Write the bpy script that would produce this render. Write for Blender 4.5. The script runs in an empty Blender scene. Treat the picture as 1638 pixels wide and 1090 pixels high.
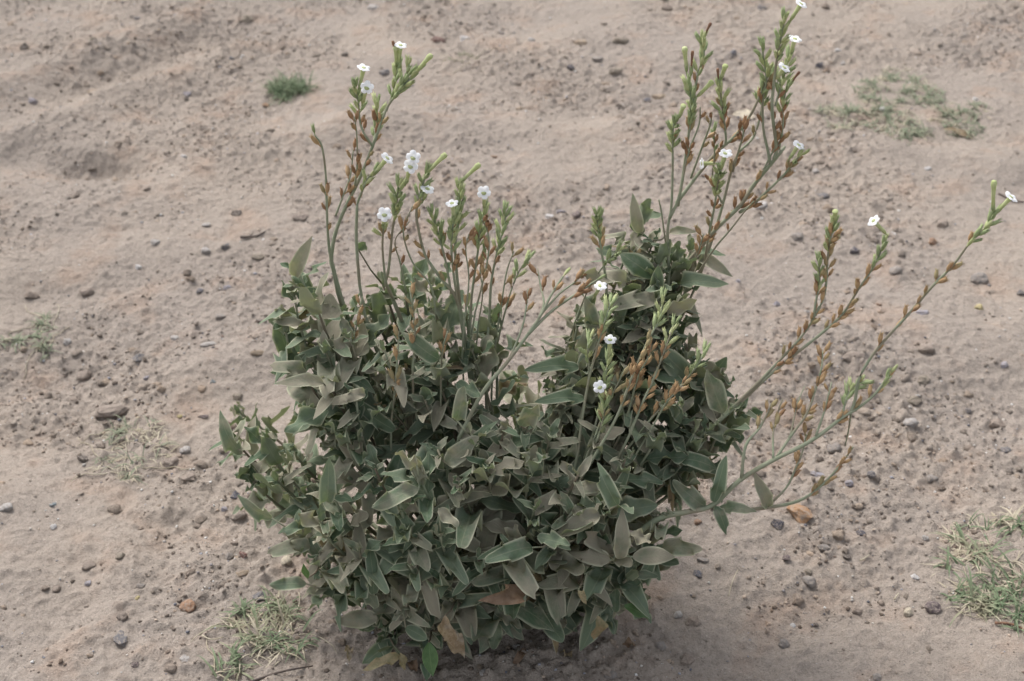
import bpy, bmesh, math, random
import numpy as np
from mathutils import Vector, Matrix
from mathutils import noise as mn
from mathutils.bvhtree import BVHTree

rnd = random.Random(11)
sc = bpy.context.scene
col = sc.collection
R = math.radians

# ------------------------------------------------------------------ camera, sky, sun, exposure
CAM = Vector((0.0, -1.45, 1.30)); PITCH = R(33.0); FPX = 2448.0     # photo pixels (1638 x 1090)
cd = bpy.data.cameras.new('camera'); cam = bpy.data.objects.new('camera', cd); col.objects.link(cam)
cam.location = CAM; cam.rotation_euler = (R(90) - PITCH, 0, 0)
cd.sensor_width = 23.5; cd.lens = FPX * 23.5 / 1638.0
cd.clip_start = 0.05; cd.clip_end = 400
cd.dof.use_dof = True; cd.dof.focus_distance = 1.66; cd.dof.aperture_fstop = 5.6
sc.camera = cam

SUN_EL, SUN_AZ = R(52), R(-40)          # azimuth from +Y towards +X
w = bpy.data.worlds.new('World'); sc.world = w; w.use_nodes = True
nt = w.node_tree; bg = nt.nodes['Background']
sky = nt.nodes.new('ShaderNodeTexSky'); sky.sky_type = 'NISHITA'; sky.sun_disc = False
sky.sun_elevation = SUN_EL; sky.sun_rotation = SUN_AZ; sky.dust_density = 4.0; sky.air_density = 1.0
hs = nt.nodes.new('ShaderNodeHueSaturation'); hs.inputs['Saturation'].default_value = 0.28   # thin cloud cover
nt.links.new(sky.outputs[0], hs.inputs['Color']); nt.links.new(hs.outputs[0], bg.inputs['Color'])
bg.inputs['Strength'].default_value = 0.15
sd = bpy.data.lights.new('sun', 'SUN'); sd.energy = 1.15; sd.angle = R(20); sd.color = (1.0, 0.95, 0.88)
so = bpy.data.objects.new('sun', sd); col.objects.link(so)
sv = Vector((math.sin(SUN_AZ) * math.cos(SUN_EL), math.cos(SUN_AZ) * math.cos(SUN_EL), math.sin(SUN_EL)))
so.rotation_euler = sv.to_track_quat('Z', 'Y').to_euler(); so.location = sv * 5
sc.view_settings.view_transform = 'Standard'; sc.view_settings.look = 'None'
sc.view_settings.exposure = 0.86; sc.view_settings.gamma = 1.0

FW = Vector((0, math.cos(PITCH), -math.sin(PITCH))); UP = Vector((0, math.sin(PITCH), math.cos(PITCH)))
def ray(px, py): return FW * FPX + Vector((1, 0, 0)) * (px - 819) + UP * (545 - py)
def at(px, py, Y):                       # point of the place seen at a photo pixel, at a given depth Y
    r = ray(px, py); return CAM + r * ((Y - CAM.y) / r.y)
def atg(px, py):
    r = ray(px, py); return CAM + r * (-CAM.z / r.z)
def topx(p):
    v = p - CAM; d = v.dot(FW); return 819 + FPX * v.x / d, 545 - FPX * v.dot(UP) / d
def mpp(p): return (p - CAM).dot(FW) / FPX     # metres per photo pixel at p

# ------------------------------------------------------------------ noise and ground height
_rs = np.random.RandomState(5)
_perm = _rs.permutation(512); _perm = np.concatenate([_perm, _perm, _perm])
_g = _rs.normal(size=(512, 2)); _g /= np.linalg.norm(_g, axis=1)[:, None]
def pn(x, y):
    xi = np.floor(x).astype(int); yi = np.floor(y).astype(int); xf = x - xi; yf = y - yi
    f = lambda t: t * t * t * (t * (t * 6 - 15) + 10)
    def gr(ix, iy, fx, fy):
        g = _g[_perm[(_perm[ix & 511] + iy) & 511]]; return g[..., 0] * fx + g[..., 1] * fy
    u = f(xf); v = f(yf)
    a = gr(xi, yi, xf, yf); b = gr(xi + 1, yi, xf - 1, yf); c = gr(xi, yi + 1, xf, yf - 1); d = gr(xi + 1, yi + 1, xf - 1, yf - 1)
    return (a + u * (b - a)) * (1 - v) + (c + u * (d - c)) * v
def fbm(x, y, f, o):
    s = 0; a = 1.0
    for i in range(o):
        s = s + a * pn(x * f + 17.3 * i, y * f + 9.1 * i); f *= 2.03; a *= 0.5
    return s
def seg(x, y, p, q, wd):
    px, py = p; qx, qy = q; dx, dy = qx - px, qy - py; L = dx * dx + dy * dy
    t = np.clip(((x - px) * dx + (y - py) * dy) / L, 0, 1)
    d = np.hypot(x - px - t * dx, y - py - t * dy); return np.exp(-(d / wd) ** 2)
def g2(a, b): p = atg(a, b); return (p.x, p.y)
RUTS = [((-20, 180), (340, 52), .075, -.020), ((-20, 235), (380, 85), .05, .014), ((-20, 130), (300, 30), .05, .010),
        ((-20, 245), (210, 262), .06, -.014), ((120, 262), (175, 258), .05, -.016), ((430, 235), (560, 215), .07, .012),
        ((640, 160), (900, 120), .10, -.012), ((950, 175), (1180, 140), .09, -.014), ((560, 200), (1000, 215), .07, .010),
        ((-10, 600), (110, 575), .07, -.022), ((-10, 690), (130, 640), .06, -.012), ((1290, 120), (1560, 100), .08, -.008),
        ((230, 930), (260, 830), .03, -.006), ((90, 1000), (130, 900), .035, -.008), ((1150, 600), (1500, 560), .08, .008),
        ((1350, 240), (1600, 260), .07, .010), ((850, 330), (1000, 300), .06, -.010), ((60, 480), (230, 440), .05, -.010),
        ((1240, 720), (1600, 640), .07, -.007), ((300, 600), (440, 560), .05, .008), ((1150, 1080), (1300, 1000), .05, -.008)]
RUTW = [(g2(*a), g2(*b), wd, am) for a, b, wd, am in RUTS]
def hgt(x, y):
    x = np.asarray(x, float); y = np.asarray(y, float)
    h = .016 * fbm(x, y, 1.6, 2) + .011 * fbm(x + 3, y, 6.0, 2)
    wx = x + .03 * pn(x * 5 + 3, y * 5); wy = y + .03 * pn(x * 5, y * 5 + 8)
    for p, q, wd, am in RUTW: h = h + 1.5 * am * seg(wx, wy, p, q, wd)
    rough = 1.45 * np.clip(.75 + 1.0 * fbm(x + 7, y - 2, 2.6, 2), .38, 1.3)          # crusty against smooth drifted sand
    n1 = fbm(x, y + 5, 24, 2); n2 = fbm(x - 4, y, 55, 2); n3 = pn(x * 95 + 3, y * 95)
    h = h + rough * (0.0042 * (.5 - np.abs(pn(wx * 38, wy * 38 + 4))) * np.clip(.4 + 2 * pn(x * 9, y * 9 + 2), 0, 1) + .0042 * np.maximum(n3 - .05, 0))
    h = h + rough * (.0028 * n1 + .0040 * np.maximum(n1 - .15, 0) + .0030 * n2 + .0050 * np.maximum(n2 - .15, 0))
    h = h - rough * .008 * np.maximum(fbm(x + 1, y + 1, 17, 2) - .30, 0)
    return h + rough * .0019 * pn(x * 145, y * 145)
def gz(x, y): return float(hgt(np.array([x]), np.array([y]))[0])

# ------------------------------------------------------------------ material helpers
class M:
    def __init__(s, name):
        s.m = bpy.data.materials.new(name); s.m.use_nodes = True; s.t = s.m.node_tree
        s.b = s.t.nodes['Principled BSDF']; s.o = s.t.nodes['Material Output']
    def n(s, ty, **kw):
        n = s.t.nodes.new('ShaderNode' + ty)
        for k, v in kw.items():
            if k in n.inputs: n.inputs[k].default_value = v
            else: setattr(n, k, v)
        return n
    def l(s, a, b): s.t.links.new(a, b)
    def noise(s, scale, detail=3, rough=.55, vec=None):
        n = s.n('TexNoise'); n.inputs['Scale'].default_value = scale; n.inputs['Detail'].default_value = detail
        n.inputs['Roughness'].default_value = rough
        if vec is not None: s.l(vec, n.inputs['Vector'])
        return n.outputs['Fac']
    def rng(s, v, a, b, c=0., d=1.):
        n = s.n('MapRange'); n.interpolation_type = 'SMOOTHSTEP'
        for i, q in zip((1, 2, 3, 4), (a, b, c, d)): n.inputs[i].default_value = q
        s.l(v, n.inputs[0]); return n.outputs[0]
    def mix(s, f, a, b, bt='MIX'):
        n = s.n('Mix'); n.data_type = 'RGBA'; n.blend_type = bt
        for sock, q in ((n.inputs[0], f), (n.inputs[6], a), (n.inputs[7], b)):
            if hasattr(q, 'links') or hasattr(q, 'is_linked'): s.l(q, sock)
            elif isinstance(q, (int, float)): sock.default_value = q
            else: sock.default_value = (*q, 1)
        return n.outputs[2]
    def math(s, op, a, b=0.):
        n = s.n('Math'); n.operation = op
        for i, q in enumerate((a, b)):
            if hasattr(q, 'is_linked'): s.l(q, n.inputs[i])
            else: n.inputs[i].default_value = q
        return n.outputs[0]
    def bump(s, hgt_, strength, dist, prev=None):
        n = s.n('Bump'); n.inputs['Strength'].default_value = strength; n.inputs['Distance'].default_value = dist
        s.l(hgt_, n.inputs['Height'])
        if prev is not None: s.l(prev, n.inputs['Normal'])
        return n.outputs[0]

# soil, shared by the ground and its clods
def soil_material(name, clod=False):
    k = M(name); tc = k.n('TexCoord').outputs['Object']
    big = k.noise(2.2, 3, .5, tc); mid = k.noise(9, 4, .6, tc); fine = k.noise(170, 3, .7, tc); grit = k.noise(480, 2, .6, tc)
    c = k.mix(k.rng(big, .38, .62), (.326, .282, .246), (.355, .303, .258))
    c = k.mix(k.math('MULTIPLY', k.rng(mid, .50, .70), .55), c, (.370, .272, .210))     # reddish drifted sand
    c = k.mix(k.math('MULTIPLY', k.rng(mid, .50, .28), .50), c, (.275, .236, .202))     # grey crust
    c = k.mix(k.math('MULTIPLY', k.rng(fine, .52, .68), .30), c, (.50, .42, .36))
    c = k.mix(k.math('MULTIPLY', k.rng(fine, .46, .30), .45), c, (.165, .125, .100))
    c = k.mix(k.math('MULTIPLY', k.rng(grit, .60, .72), .40), c, (.60, .53, .47))
    c = k.mix(k.math('MULTIPLY', k.rng(grit, .40, .30), .45), c, (.11, .088, .075))
    if clod:
        a = k.n('Attribute', attribute_name='tint').outputs['Color']; c = k.mix(1.0, c, a, 'MULTIPLY')
    k.l(c, k.b.inputs['Base Color']); k.b.inputs['Roughness'].default_value = .95; k.b.inputs['Specular IOR Level'].default_value = .15
    b = k.bump(k.noise(120, 5, .75, tc), .9, .006); b = k.bump(k.noise(420, 3, .7, tc), .9, .0025, b)
    k.l(b, k.b.inputs['Normal']); return k.m
MAT = {'soil': soil_material('soil'), 'clod': soil_material('soil_clods', True)}

# ------------------------------------------------------------------ mesh helpers
def mesh_np(name, V, F, mat=None, smooth=True, attr=None, aname='tint'):
    me = bpy.data.meshes.new(name); me.from_pydata([tuple(v) for v in V] if not isinstance(V, list) else V, [], F)
    if smooth: me.shade_smooth()
    if attr is not None:
        a = me.attributes.new(aname, 'FLOAT_COLOR', 'POINT'); a.data.foreach_set('color', np.asarray(attr, np.float32).ravel())
    if mat: me.materials.append(mat)
    return me
def mesh_fast(name, V, F, mat, smooth=True, attr=None, aname='tint'):      # V (n,3), F (m,k) numpy, one face size
    V = np.asarray(V, np.float32); F = np.asarray(F, np.int32); me = bpy.data.meshes.new(name); k = F.shape[1]
    me.vertices.add(len(V)); me.vertices.foreach_set('co', V.ravel()); me.loops.add(F.size); me.loops.foreach_set('vertex_index', F.ravel())
    me.polygons.add(len(F)); me.polygons.foreach_set('loop_start', np.arange(0, F.size, k, dtype=np.int32))
    me.polygons.foreach_set('loop_total', np.full(len(F), k, np.int32)); me.update(calc_edges=True)
    if smooth: me.shade_smooth()
    if attr is not None:
        a = me.attributes.new(aname, 'FLOAT_COLOR', 'POINT'); a.data.foreach_set('color', np.asarray(attr, np.float32).ravel())
    if mat: me.materials.append(mat)
    return me
def obj(name, me, parent=None, label=None, cat=None, group=None, kind=None):
    o = bpy.data.objects.new(name, me); col.objects.link(o)
    if parent: o.parent = parent
    for k, v in (('label', label), ('category', cat), ('group', group), ('kind', kind)):
        if v: o[k] = v
    return o

# ------------------------------------------------------------------ the ground: one sheet, dense where it is near, out to the horizon
def axis(a, b, st):
    c = list(np.arange(a, b + st / 2, st)); lo = []; hi = []; s = st; p = a
    while p > -90: s *= 1.35; p -= s; lo.append(p)
    s = st; p = b
    while p < 90: s *= 1.35; p += s; hi.append(p)
    return np.array(lo[::-1] + c + hi)
ax, ay = axis(-1.40, 1.40, .0034), axis(-.35, 2.25, .0034)
GX, GY = np.meshgrid(ax, ay); nx, ny = len(ax), len(ay)
V = np.stack([GX.ravel(), GY.ravel(), hgt(GX.ravel(), GY.ravel())], 1)
i = np.arange(nx * ny).reshape(ny, nx)
F = np.stack([i[:-1, :-1].ravel(), i[:-1, 1:].ravel(), i[1:, 1:].ravel(), i[1:, :-1].ravel()], 1)
obj('ground', mesh_fast('ground', V, F, MAT['soil']), kind='structure', label='bare sandy soil with crusts, dents and drifted patches')

# ------------------------------------------------------------------ clods and grit: nobody could count them
def ico(sub):
    bm = bmesh.new(); bmesh.ops.create_icosphere(bm, subdivisions=sub, radius=1); bm.verts.ensure_lookup_table()
    v = np.array([q.co[:] for q in bm.verts]); f = np.array([[q.index for q in p.verts] for p in bm.faces]); bm.free(); return v, f
def scatter(name, n, base, smin, smax, seed, sink, dens, mat, tints, label, cat, smooth=True, flat=(.45, .9)):
    rs = np.random.RandomState(seed); v0, f0 = base; pts = []
    while len(pts) < n:
        x = rs.uniform(-1.4, 1.4, 20000); y = rs.uniform(-.42, 2.3, 20000)
        keep = (np.abs(x) < .42 + .33 * (y + 1.45)) & (rs.rand(20000) < np.clip(.25 + dens * fbm(x + 7, y - 2, 2.6, 2) + .8 * fbm(x, y, 11, 2), .03, 1))
        pts += list(zip(x[keep], y[keep]))
    pts = np.array(pts[:n]); z = hgt(pts[:, 0], pts[:, 1])
    s = smin * (smax / smin) ** (rs.rand(n) ** 2.6)
    A = []; T = []
    nv = len(v0)
    vv = v0[None] * (1 + rs.uniform(-.42, .34, (n, nv, 1)))
    sc3 = np.stack([rs.uniform(.75, 1.35, n), rs.uniform(.75, 1.2, n), rs.uniform(*flat, n)], 1); vv = vv * sc3[:, None, :]
    a = rs.uniform(0, 6.28, n); ca, sa = np.cos(a)[:, None], np.sin(a)[:, None]
    X = vv[..., 0] * ca - vv[..., 1] * sa; Y = vv[..., 0] * sa + vv[..., 1] * ca
    P = np.stack([X, Y, vv[..., 2]], 2) * s[:, None, None]
    P[..., 0] += pts[:, 0, None]; P[..., 1] += pts[:, 1, None]; P[..., 2] += (z + s * sink)[:, None]
    Fm = (f0[None] + (np.arange(n) * nv)[:, None, None]).reshape(-1, f0.shape[1])
    ti = np.array(tints)[rs.randint(0, len(tints), n)]; ti = np.concatenate([ti * rs.uniform(.8, 1.15, (n, 1)), np.ones((n, 1))], 1)
    me = mesh_fast(name, P.reshape(-1, 3), Fm, mat, smooth, np.repeat(ti, nv, 0))
    return obj(name, me, None, label, cat, kind='stuff')
scatter('soil_clods', 3800, ico(2), .0025, .0090, 3, -.22, 1.3, MAT['clod'], [(1, 1, 1), (.92, .9, .88), (.8, .78, .76), (1.05, .98, .9), (.7, .68, .66)],
        'crumbly lumps of the same sandy soil all over the ground', 'soil clods')
scatter('soil_crumbs', 22000, ico(1), .0010, .0038, 4, .10, 1.5, MAT['clod'], [(1, 1, 1), (.85, .82, .8), (.62, .59, .57), (1.15, 1.1, 1.05), (.5, .47, .45)],
        'small soil crumbs spread over the sand', 'soil crumbs', smooth=False)
gm = M('grit'); a_ = gm.n('Attribute', attribute_name='tint').outputs['Color']; gm.l(a_, gm.b.inputs['Base Color']); gm.b.inputs['Roughness'].default_value = .6
octv = np.array([(1, 0, 0), (-1, 0, 0), (0, 1, 0), (0, -1, 0), (0, 0, 1), (0, 0, -1)], float)
octf = np.array([(0, 2, 4), (2, 1, 4), (1, 3, 4), (3, 0, 4), (2, 0, 5), (1, 2, 5), (3, 1, 5), (0, 3, 5)])
scatter('grit', 17000, (octv, octf), .0006, .0032, 8, .3, .6, gm.m,
        [(.5, .46, .42), (.62, .60, .58), (.36, .28, .22), (.12, .12, .14), (.2, .14, .11), (.30, .30, .33), (.42, .33, .26), (.22, .2, .2)],
        'fine pale and dark grit sprinkled over the sand', 'grit', smooth=False)

# ------------------------------------------------------------------ leaves
TS = (0, .04, .10, .18, .26, .34, .42, .50, .58, .66, .74, .82, .89, .95, .985, 1)
def leaf_variant(seed, width, curl, fold, wave, nt_=16, tipr=1.0, dryish=False):
    q = random.Random(seed); us = (-1, -.86, -.42, 0, .42, .86, 1); V = []; A = []
    scv = q.uniform(-.05, .05); f1, f2 = q.uniform(1.0, 2.5), q.uniform(1.0, 2.5); p1, p2 = q.uniform(0, 6.3), q.uniform(0, 6.3)
    side = q.uniform(-.12, .12); tw = q.uniform(-.45, .45); tint = q.random() + (2 if dryish else 0); dust = q.random(); dc = q.uniform(.8, 1.6)
    for j in range(nt_):
        t = TS[j]
        wd = width * .5 * (math.sin(math.pi * min(1, t ** .90)) ** tipr) * (1 - .12 * t ** 3) + .020 * (1 - t)
        if j == nt_ - 1: wd = .006
        th = curl * t ** dc
        y0 = t * (1 - .16 * abs(curl) * t); z0 = -curl * .42 * t * t + scv * math.sin(6.283 * t)
        for u in us:
            ph, ff = (p1, f1) if u < 0 else (p2, f2)
            x = u * wd * (1 - .25 * fold); z = fold * abs(u) ** 1.2 * wd + wave * (abs(u) ** 1.6) * wd * math.sin(6.283 * ff * t + ph) * min(1, t * 4)
            a = tw * t; xx = x * math.cos(a) - z * math.sin(a); zz = x * math.sin(a) + z * math.cos(a)
            V.append((xx + side * t * t, y0 - zz * math.sin(th) * .6, z0 + zz * math.cos(th * .6))); A.append((abs(u), tint, dust, t))
    n = len(us); F = [(j * n + k, j * n + k + 1, (j + 1) * n + k + 1, (j + 1) * n + k) for j in range(nt_ - 1) for k in range(n - 1)]
    return np.array(V), np.array(F), np.array(A)

def leaf_material(name, dry=0):
    k = M(name); at_ = k.n('Attribute', attribute_name='leaf'); sp = k.n('SeparateColor'); k.l(at_.outputs['Color'], sp.inputs[0])
    u, tint, dust, t = sp.outputs[0], sp.outputs[1], sp.outputs[2], at_.outputs['Alpha']
    oi = k.n('Object' + 'Info').outputs['Random']; tc = k.n('TexCoord').outputs['Object']; wp = k.n('NewGeometry')
    no = k.noise(6 if dry else 3.5, 4, .65, tc); n2 = k.noise(60, 3, .6, wp.outputs['Position'])
    if dry == 0:
        c = k.mix(k.math('MINIMUM', tint, 1.), (.086, .130, .078), (.168, .204, .138))
        c = k.mix(k.rng(no, .4, .65), c, (.134, .172, .124))
        df = k.math('MULTIPLY', k.rng(k.math('ADD', k.math('MULTIPLY', dust, .55), k.math('MULTIPLY', n2, .6)), .46, .82), .78)
        c = k.mix(df, c, (.300, .262, .208))
        c = k.mix(k.math('MULTIPLY', k.rng(tint, 1.5, 2.), .85), c, k.mix(k.rng(n2, .4, .6), (.30, .22, .12), (.19, .13, .08)))
        rim = k.rng(u, .70, 1.0); c = k.mix(k.math('MULTIPLY', rim, .68), c, (.45, .45, .34))
        c = k.mix(k.math('MULTIPLY', k.rng(u, .10, .0), .35), c, (.27, .285, .20))
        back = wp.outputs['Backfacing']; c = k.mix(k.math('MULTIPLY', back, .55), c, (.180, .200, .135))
    elif dry == 1:      # fresh green
        c = k.mix(k.rng(no, .3, .7), (.060, .115, .040), (.085, .150, .055)); c = k.mix(k.math('MULTIPLY', k.rng(u, .86, 1.), .6), c, (.16, .24, .09))
        c = k.mix(k.math('MULTIPLY', k.rng(u, .10, .0), .5), c, (.16, .22, .10))
    elif dry == 2:      # withered pale
        c = k.mix(k.rng(no, .35, .65), (.34, .27, .19), (.22, .16, .10)); c = k.mix(k.math('MULTIPLY', k.rng(n2, .5, .7), .6), c, (.40, .37, .33))
    elif dry == 3:      # brown
        c = k.mix(k.rng(no, .35, .65), (.15, .095, .062), (.20, .14, .10))
    else:               # yellowing
        c = k.mix(k.rng(no, .35, .65), (.33, .27, .17), (.22, .20, .12)); c = k.mix(k.math('MULTIPLY', k.rng(n2, .5, .7), .5), c, (.30, .20, .11))
    k.l(c, k.b.inputs['Base Color']); k.b.inputs['Roughness'].default_value = .55 if dry == 1 else .78
    k.b.inputs['Specular IOR Level'].default_value = .35 if dry == 1 else .18
    vein = k.n('TexWave'); vein.wave_type = 'BANDS'; vein.inputs['Scale'].default_value = 1.0
    cb = k.n('CombineXYZ'); k.l(k.math('SUBTRACT', k.math('MULTIPLY', t, 3.2), k.math('MULTIPLY', u, .9)), cb.inputs[0]); k.l(cb.outputs[0], vein.inputs['Vector'])
    b = k.bump(vein.outputs['Fac'], .13, .0010); b = k.bump(k.noise(260, 3, .6, wp.outputs['Position']), .35, .0012, b); k.l(b, k.b.inputs['Normal'])
    tr = k.n('BsdfTranslucent'); k.l(k.mix(1.0, c, (1.0, 1.15, .6), 'MULTIPLY'), tr.inputs['Color'])
    mx = k.n('MixShader'); mx.inputs[0].default_value = .22; k.l(k.b.outputs[0], mx.inputs[1]); k.l(tr.outputs[0], mx.inputs[2]); k.l(mx.outputs[0], k.o.inputs['Surface'])
    return k.m
MAT.update(leaf=leaf_material('dusty_leaf'), fresh=leaf_material('fresh_leaf', 1), dead=leaf_material('withered_leaf', 2), brown=leaf_material('brown_leaf', 3), yellow=leaf_material('yellowing_leaf', 4))
LV = []
for s_ in range(64):
    q = random.Random(s_ + 100)
    LV.append(leaf_variant(s_, q.uniform(.34, .50), q.choice((-.6, -.2, .3, .8, 1.2, 1.7)) + q.uniform(-.2, .2), q.uniform(.0, .65), q.choice((.35, .6, .85, 1.1)) * q.uniform(.8, 1.2), tipr=q.uniform(.46, .74), dryish=s_ >= 58))
LME = [None] * len(LV)
def leaf_mesh(i):
    if LME[i] is None: LME[i] = mesh_fast('leaf', LV[i][0], LV[i][1], MAT['leaf'], True, LV[i][2], 'leaf')
    return LME[i]

# ------------------------------------------------------------------ tubes
def smooth_line(P, n=6):
    P = [Vector(p) for p in P]
    if len(P) < 3: return [P[0].lerp(P[-1], k / n) for k in range(n + 1)]
    Q = [P[0] * 2 - P[1]] + P + [P[-1] * 2 - P[-2]]; out = []
    for i in range(1, len(Q) - 2):
        a, b, c, d = Q[i - 1:i + 3]
        for k in range(n):
            t = k / n; out.append(.5 * ((2 * b) + (c - a) * t + (2 * a - 5 * b + 4 * c - d) * t * t + (3 * b - a - 3 * c + d) * t ** 3))
    out.append(P[-1]); return out
def tube(MV, MF, P, r0, r1, sides=6, rf=None):
    n = len(P); ref = Vector((.3, .2, 1)).normalized(); base = len(MV)
    for i, p in enumerate(P):
        T = (P[min(n - 1, i + 1)] - P[max(0, i - 1)]).normalized(); A = T.cross(ref)
        if A.length < .05: A = T.cross(Vector((1, 0, 0)))
        A.normalize(); B = T.cross(A); ref = A.cross(T) if False else ref
        t = i / (n - 1); r = rf(t) if rf else r0 + (r1 - r0) * t
        for k in range(sides):
            a = 6.2832 * k / sides; MV.append(p + A * (r * math.cos(a)) + B * (r * math.sin(a)))
    for i in range(n - 1):
        for k in range(sides):
            k2 = (k + 1) % sides; MF.append((base + i * sides + k, base + i * sides + k2, base + (i + 1) * sides + k2, base + (i + 1) * sides + k))
    MF.append(tuple(base + (n - 1) * sides + k for k in range(sides))); MF.append(tuple(base + k for k in reversed(range(sides))))
def simple(name, c1, c2, sc_=80, rough=.7, spec=.2, trans=0., c3=None):
    k = M(name); wp = k.n('NewGeometry').outputs['Position']; c = k.mix(k.rng(k.noise(sc_, 3, .6, wp), .35, .65), c1, c2)
    if c3: c = k.mix(k.math('MULTIPLY', k.rng(k.noise(sc_ * .3, 2, .5, wp), .48, .62), .8), c, c3)
    k.l(c, k.b.inputs['Base Color']); k.b.inputs['Roughness'].default_value = rough; k.b.inputs['Specular IOR Level'].default_value = spec
    k.l(k.bump(k.noise(sc_ * 6, 2, .6, wp), .3, .0006), k.b.inputs['Normal'])
    if trans:
        tr = k.n('BsdfTranslucent'); k.l(c, tr.inputs['Color']); mx = k.n('MixShader'); mx.inputs[0].default_value = trans
        k.l(k.b.outputs[0], mx.inputs[1]); k.l(tr.outputs[0], mx.inputs[2]); k.l(mx.outputs[0], k.o.inputs['Surface'])
    return k.m
MAT.update(stem=simple('green_stem', (.215, .245, .165), (.265, .280, .200), 60, c3=(.23, .20, .145)), woody=simple('woody_stem', (.17, .14, .10), (.12, .10, .07), 60, c3=(.12, .14, .085)),
           capsule=simple('dry_capsule', (.31, .185, .100), (.21, .120, .066), 130, c3=(.38, .27, .155)), capsule2=simple('faded_capsule', (.42, .285, .152), (.30, .190, .100), 130, c3=(.27, .24, .13)),
           bud=simple('green_bud', (.27, .33, .165), (.35, .41, .215), 150, trans=.15), bud2=simple('pale_bud', (.38, .43, .20), (.47, .50, .27), 150, trans=.15),
           tube=simple('flower_tube', (.46, .52, .24), (.56, .60, .34), 120, trans=.25), petal=simple('white_petal', (.84, .85, .88), (.90, .90, .92), 90, .6, .2, .25),
           throat=simple('flower_throat', (.50, .56, .36), (.6, .64, .44), 100), wilt=simple('wilted_tube', (.26, .15, .09), (.18, .10, .07), 120))

# ------------------------------------------------------------------ the plant
BASE = atg(800, 965); BASE.z = gz(BASE.x, BASE.y)
plant = obj('flowering_shrub', None, None, 'grey-green dusty shrub with white tubular flowers and brown seed capsules', 'shrub'); plant.location = BASE

# leafy shoots: tips read off the photograph with their depth; more behind, to make the bush round
SH = '''475,432,.06 470,470,.03 503,480,.0 540,500,.04 455,520,.02 520,560,-.03 590,490,.08 612,455,.10 560,540,-.02 645,450,.08 690,455,.06 700,495,.02
745,490,.06 790,510,.05 660,540,.0 615,560,-.03 690,585,-.03 755,560,.0  530,620,-.06 485,590,-.02 570,640,-.07 505,660,-.06 620,650,-.05 680,640,-.06 740,630,-.04
550,690,-.09 470,725,-.03 425,705,-.02 375,705,.0 440,765,-.06 405,770,-.03 530,775,-.12 515,835,-.13 480,850,-.10 600,750,-.12 672,765,-.14 700,720,-.11 760,700,-.10
805,690,-.09 845,680,-.07 780,745,-.13 735,775,-.14 640,800,-.15 655,850,-.16 705,855,-.17 575,880,-.15 515,900,-.13 525,940,-.13 600,950,-.15 645,975,-.16 590,1000,-.14 620,1020,-.14
690,1010,-.15 705,925,-.17 765,895,-.17 730,960,-.16 815,875,-.17 855,815,-.15 885,865,-.16 800,950,-.16 800,985,-.14 870,950,-.15 900,985,-.14 935,915,-.16 990,880,-.16
965,815,-.14 1010,920,-.15 980,955,-.14 1015,955,-.13 1040,890,-.12 1055,825,-.11 985,785,-.12 925,760,-.13 880,700,-.08 905,650,-.04 1000,735,-.10 1050,700,-.07 960,690,-.08
1025,350,.12 1015,400,.10 1045,430,.08 1030,480,.06 1080,465,.09 1105,400,.12 1000,500,.05 925,510,.06 945,545,.03 905,570,.02 905,620,-.01 930,590,.0 1070,515,.05 1075,575,.02
1100,555,.04 1040,560,.02 1045,385,.11 1085,420,.10 1060,400,.09 1010,450,.07 1055,465,.05 1020,520,.03 1050,500,.04 1085,500,.06 975,520,.04 960,580,.01 1010,560,.02 1120,590,.02 1075,540,.03 985,610,-.01 1090,660,-.03 1130,690,-.04 1130,625,.0 1155,660,-.02 1185,655,.0 1110,700,-.04 1090,745,-.06 1145,600,.03 825,612,.10 1005,640,-.03 1060,635,-.03 850,740,-.12 915,820,-.15 655,905,-.17'''
shoots = []
for tok in SH.split():
    a, b, y = (float(v) for v in tok.split(',')); shoots.append((a, b, y - .0, 1.0))
nf = len(shoots)
for k in range(34):
    a, b, y, _ = shoots[rnd.randrange(nf)]
    if b < 560: continue
    shoots.append((a + rnd.uniform(-40, 40), b - rnd.uniform(0, 50), y + rnd.uniform(.10, .26), .95))

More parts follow.
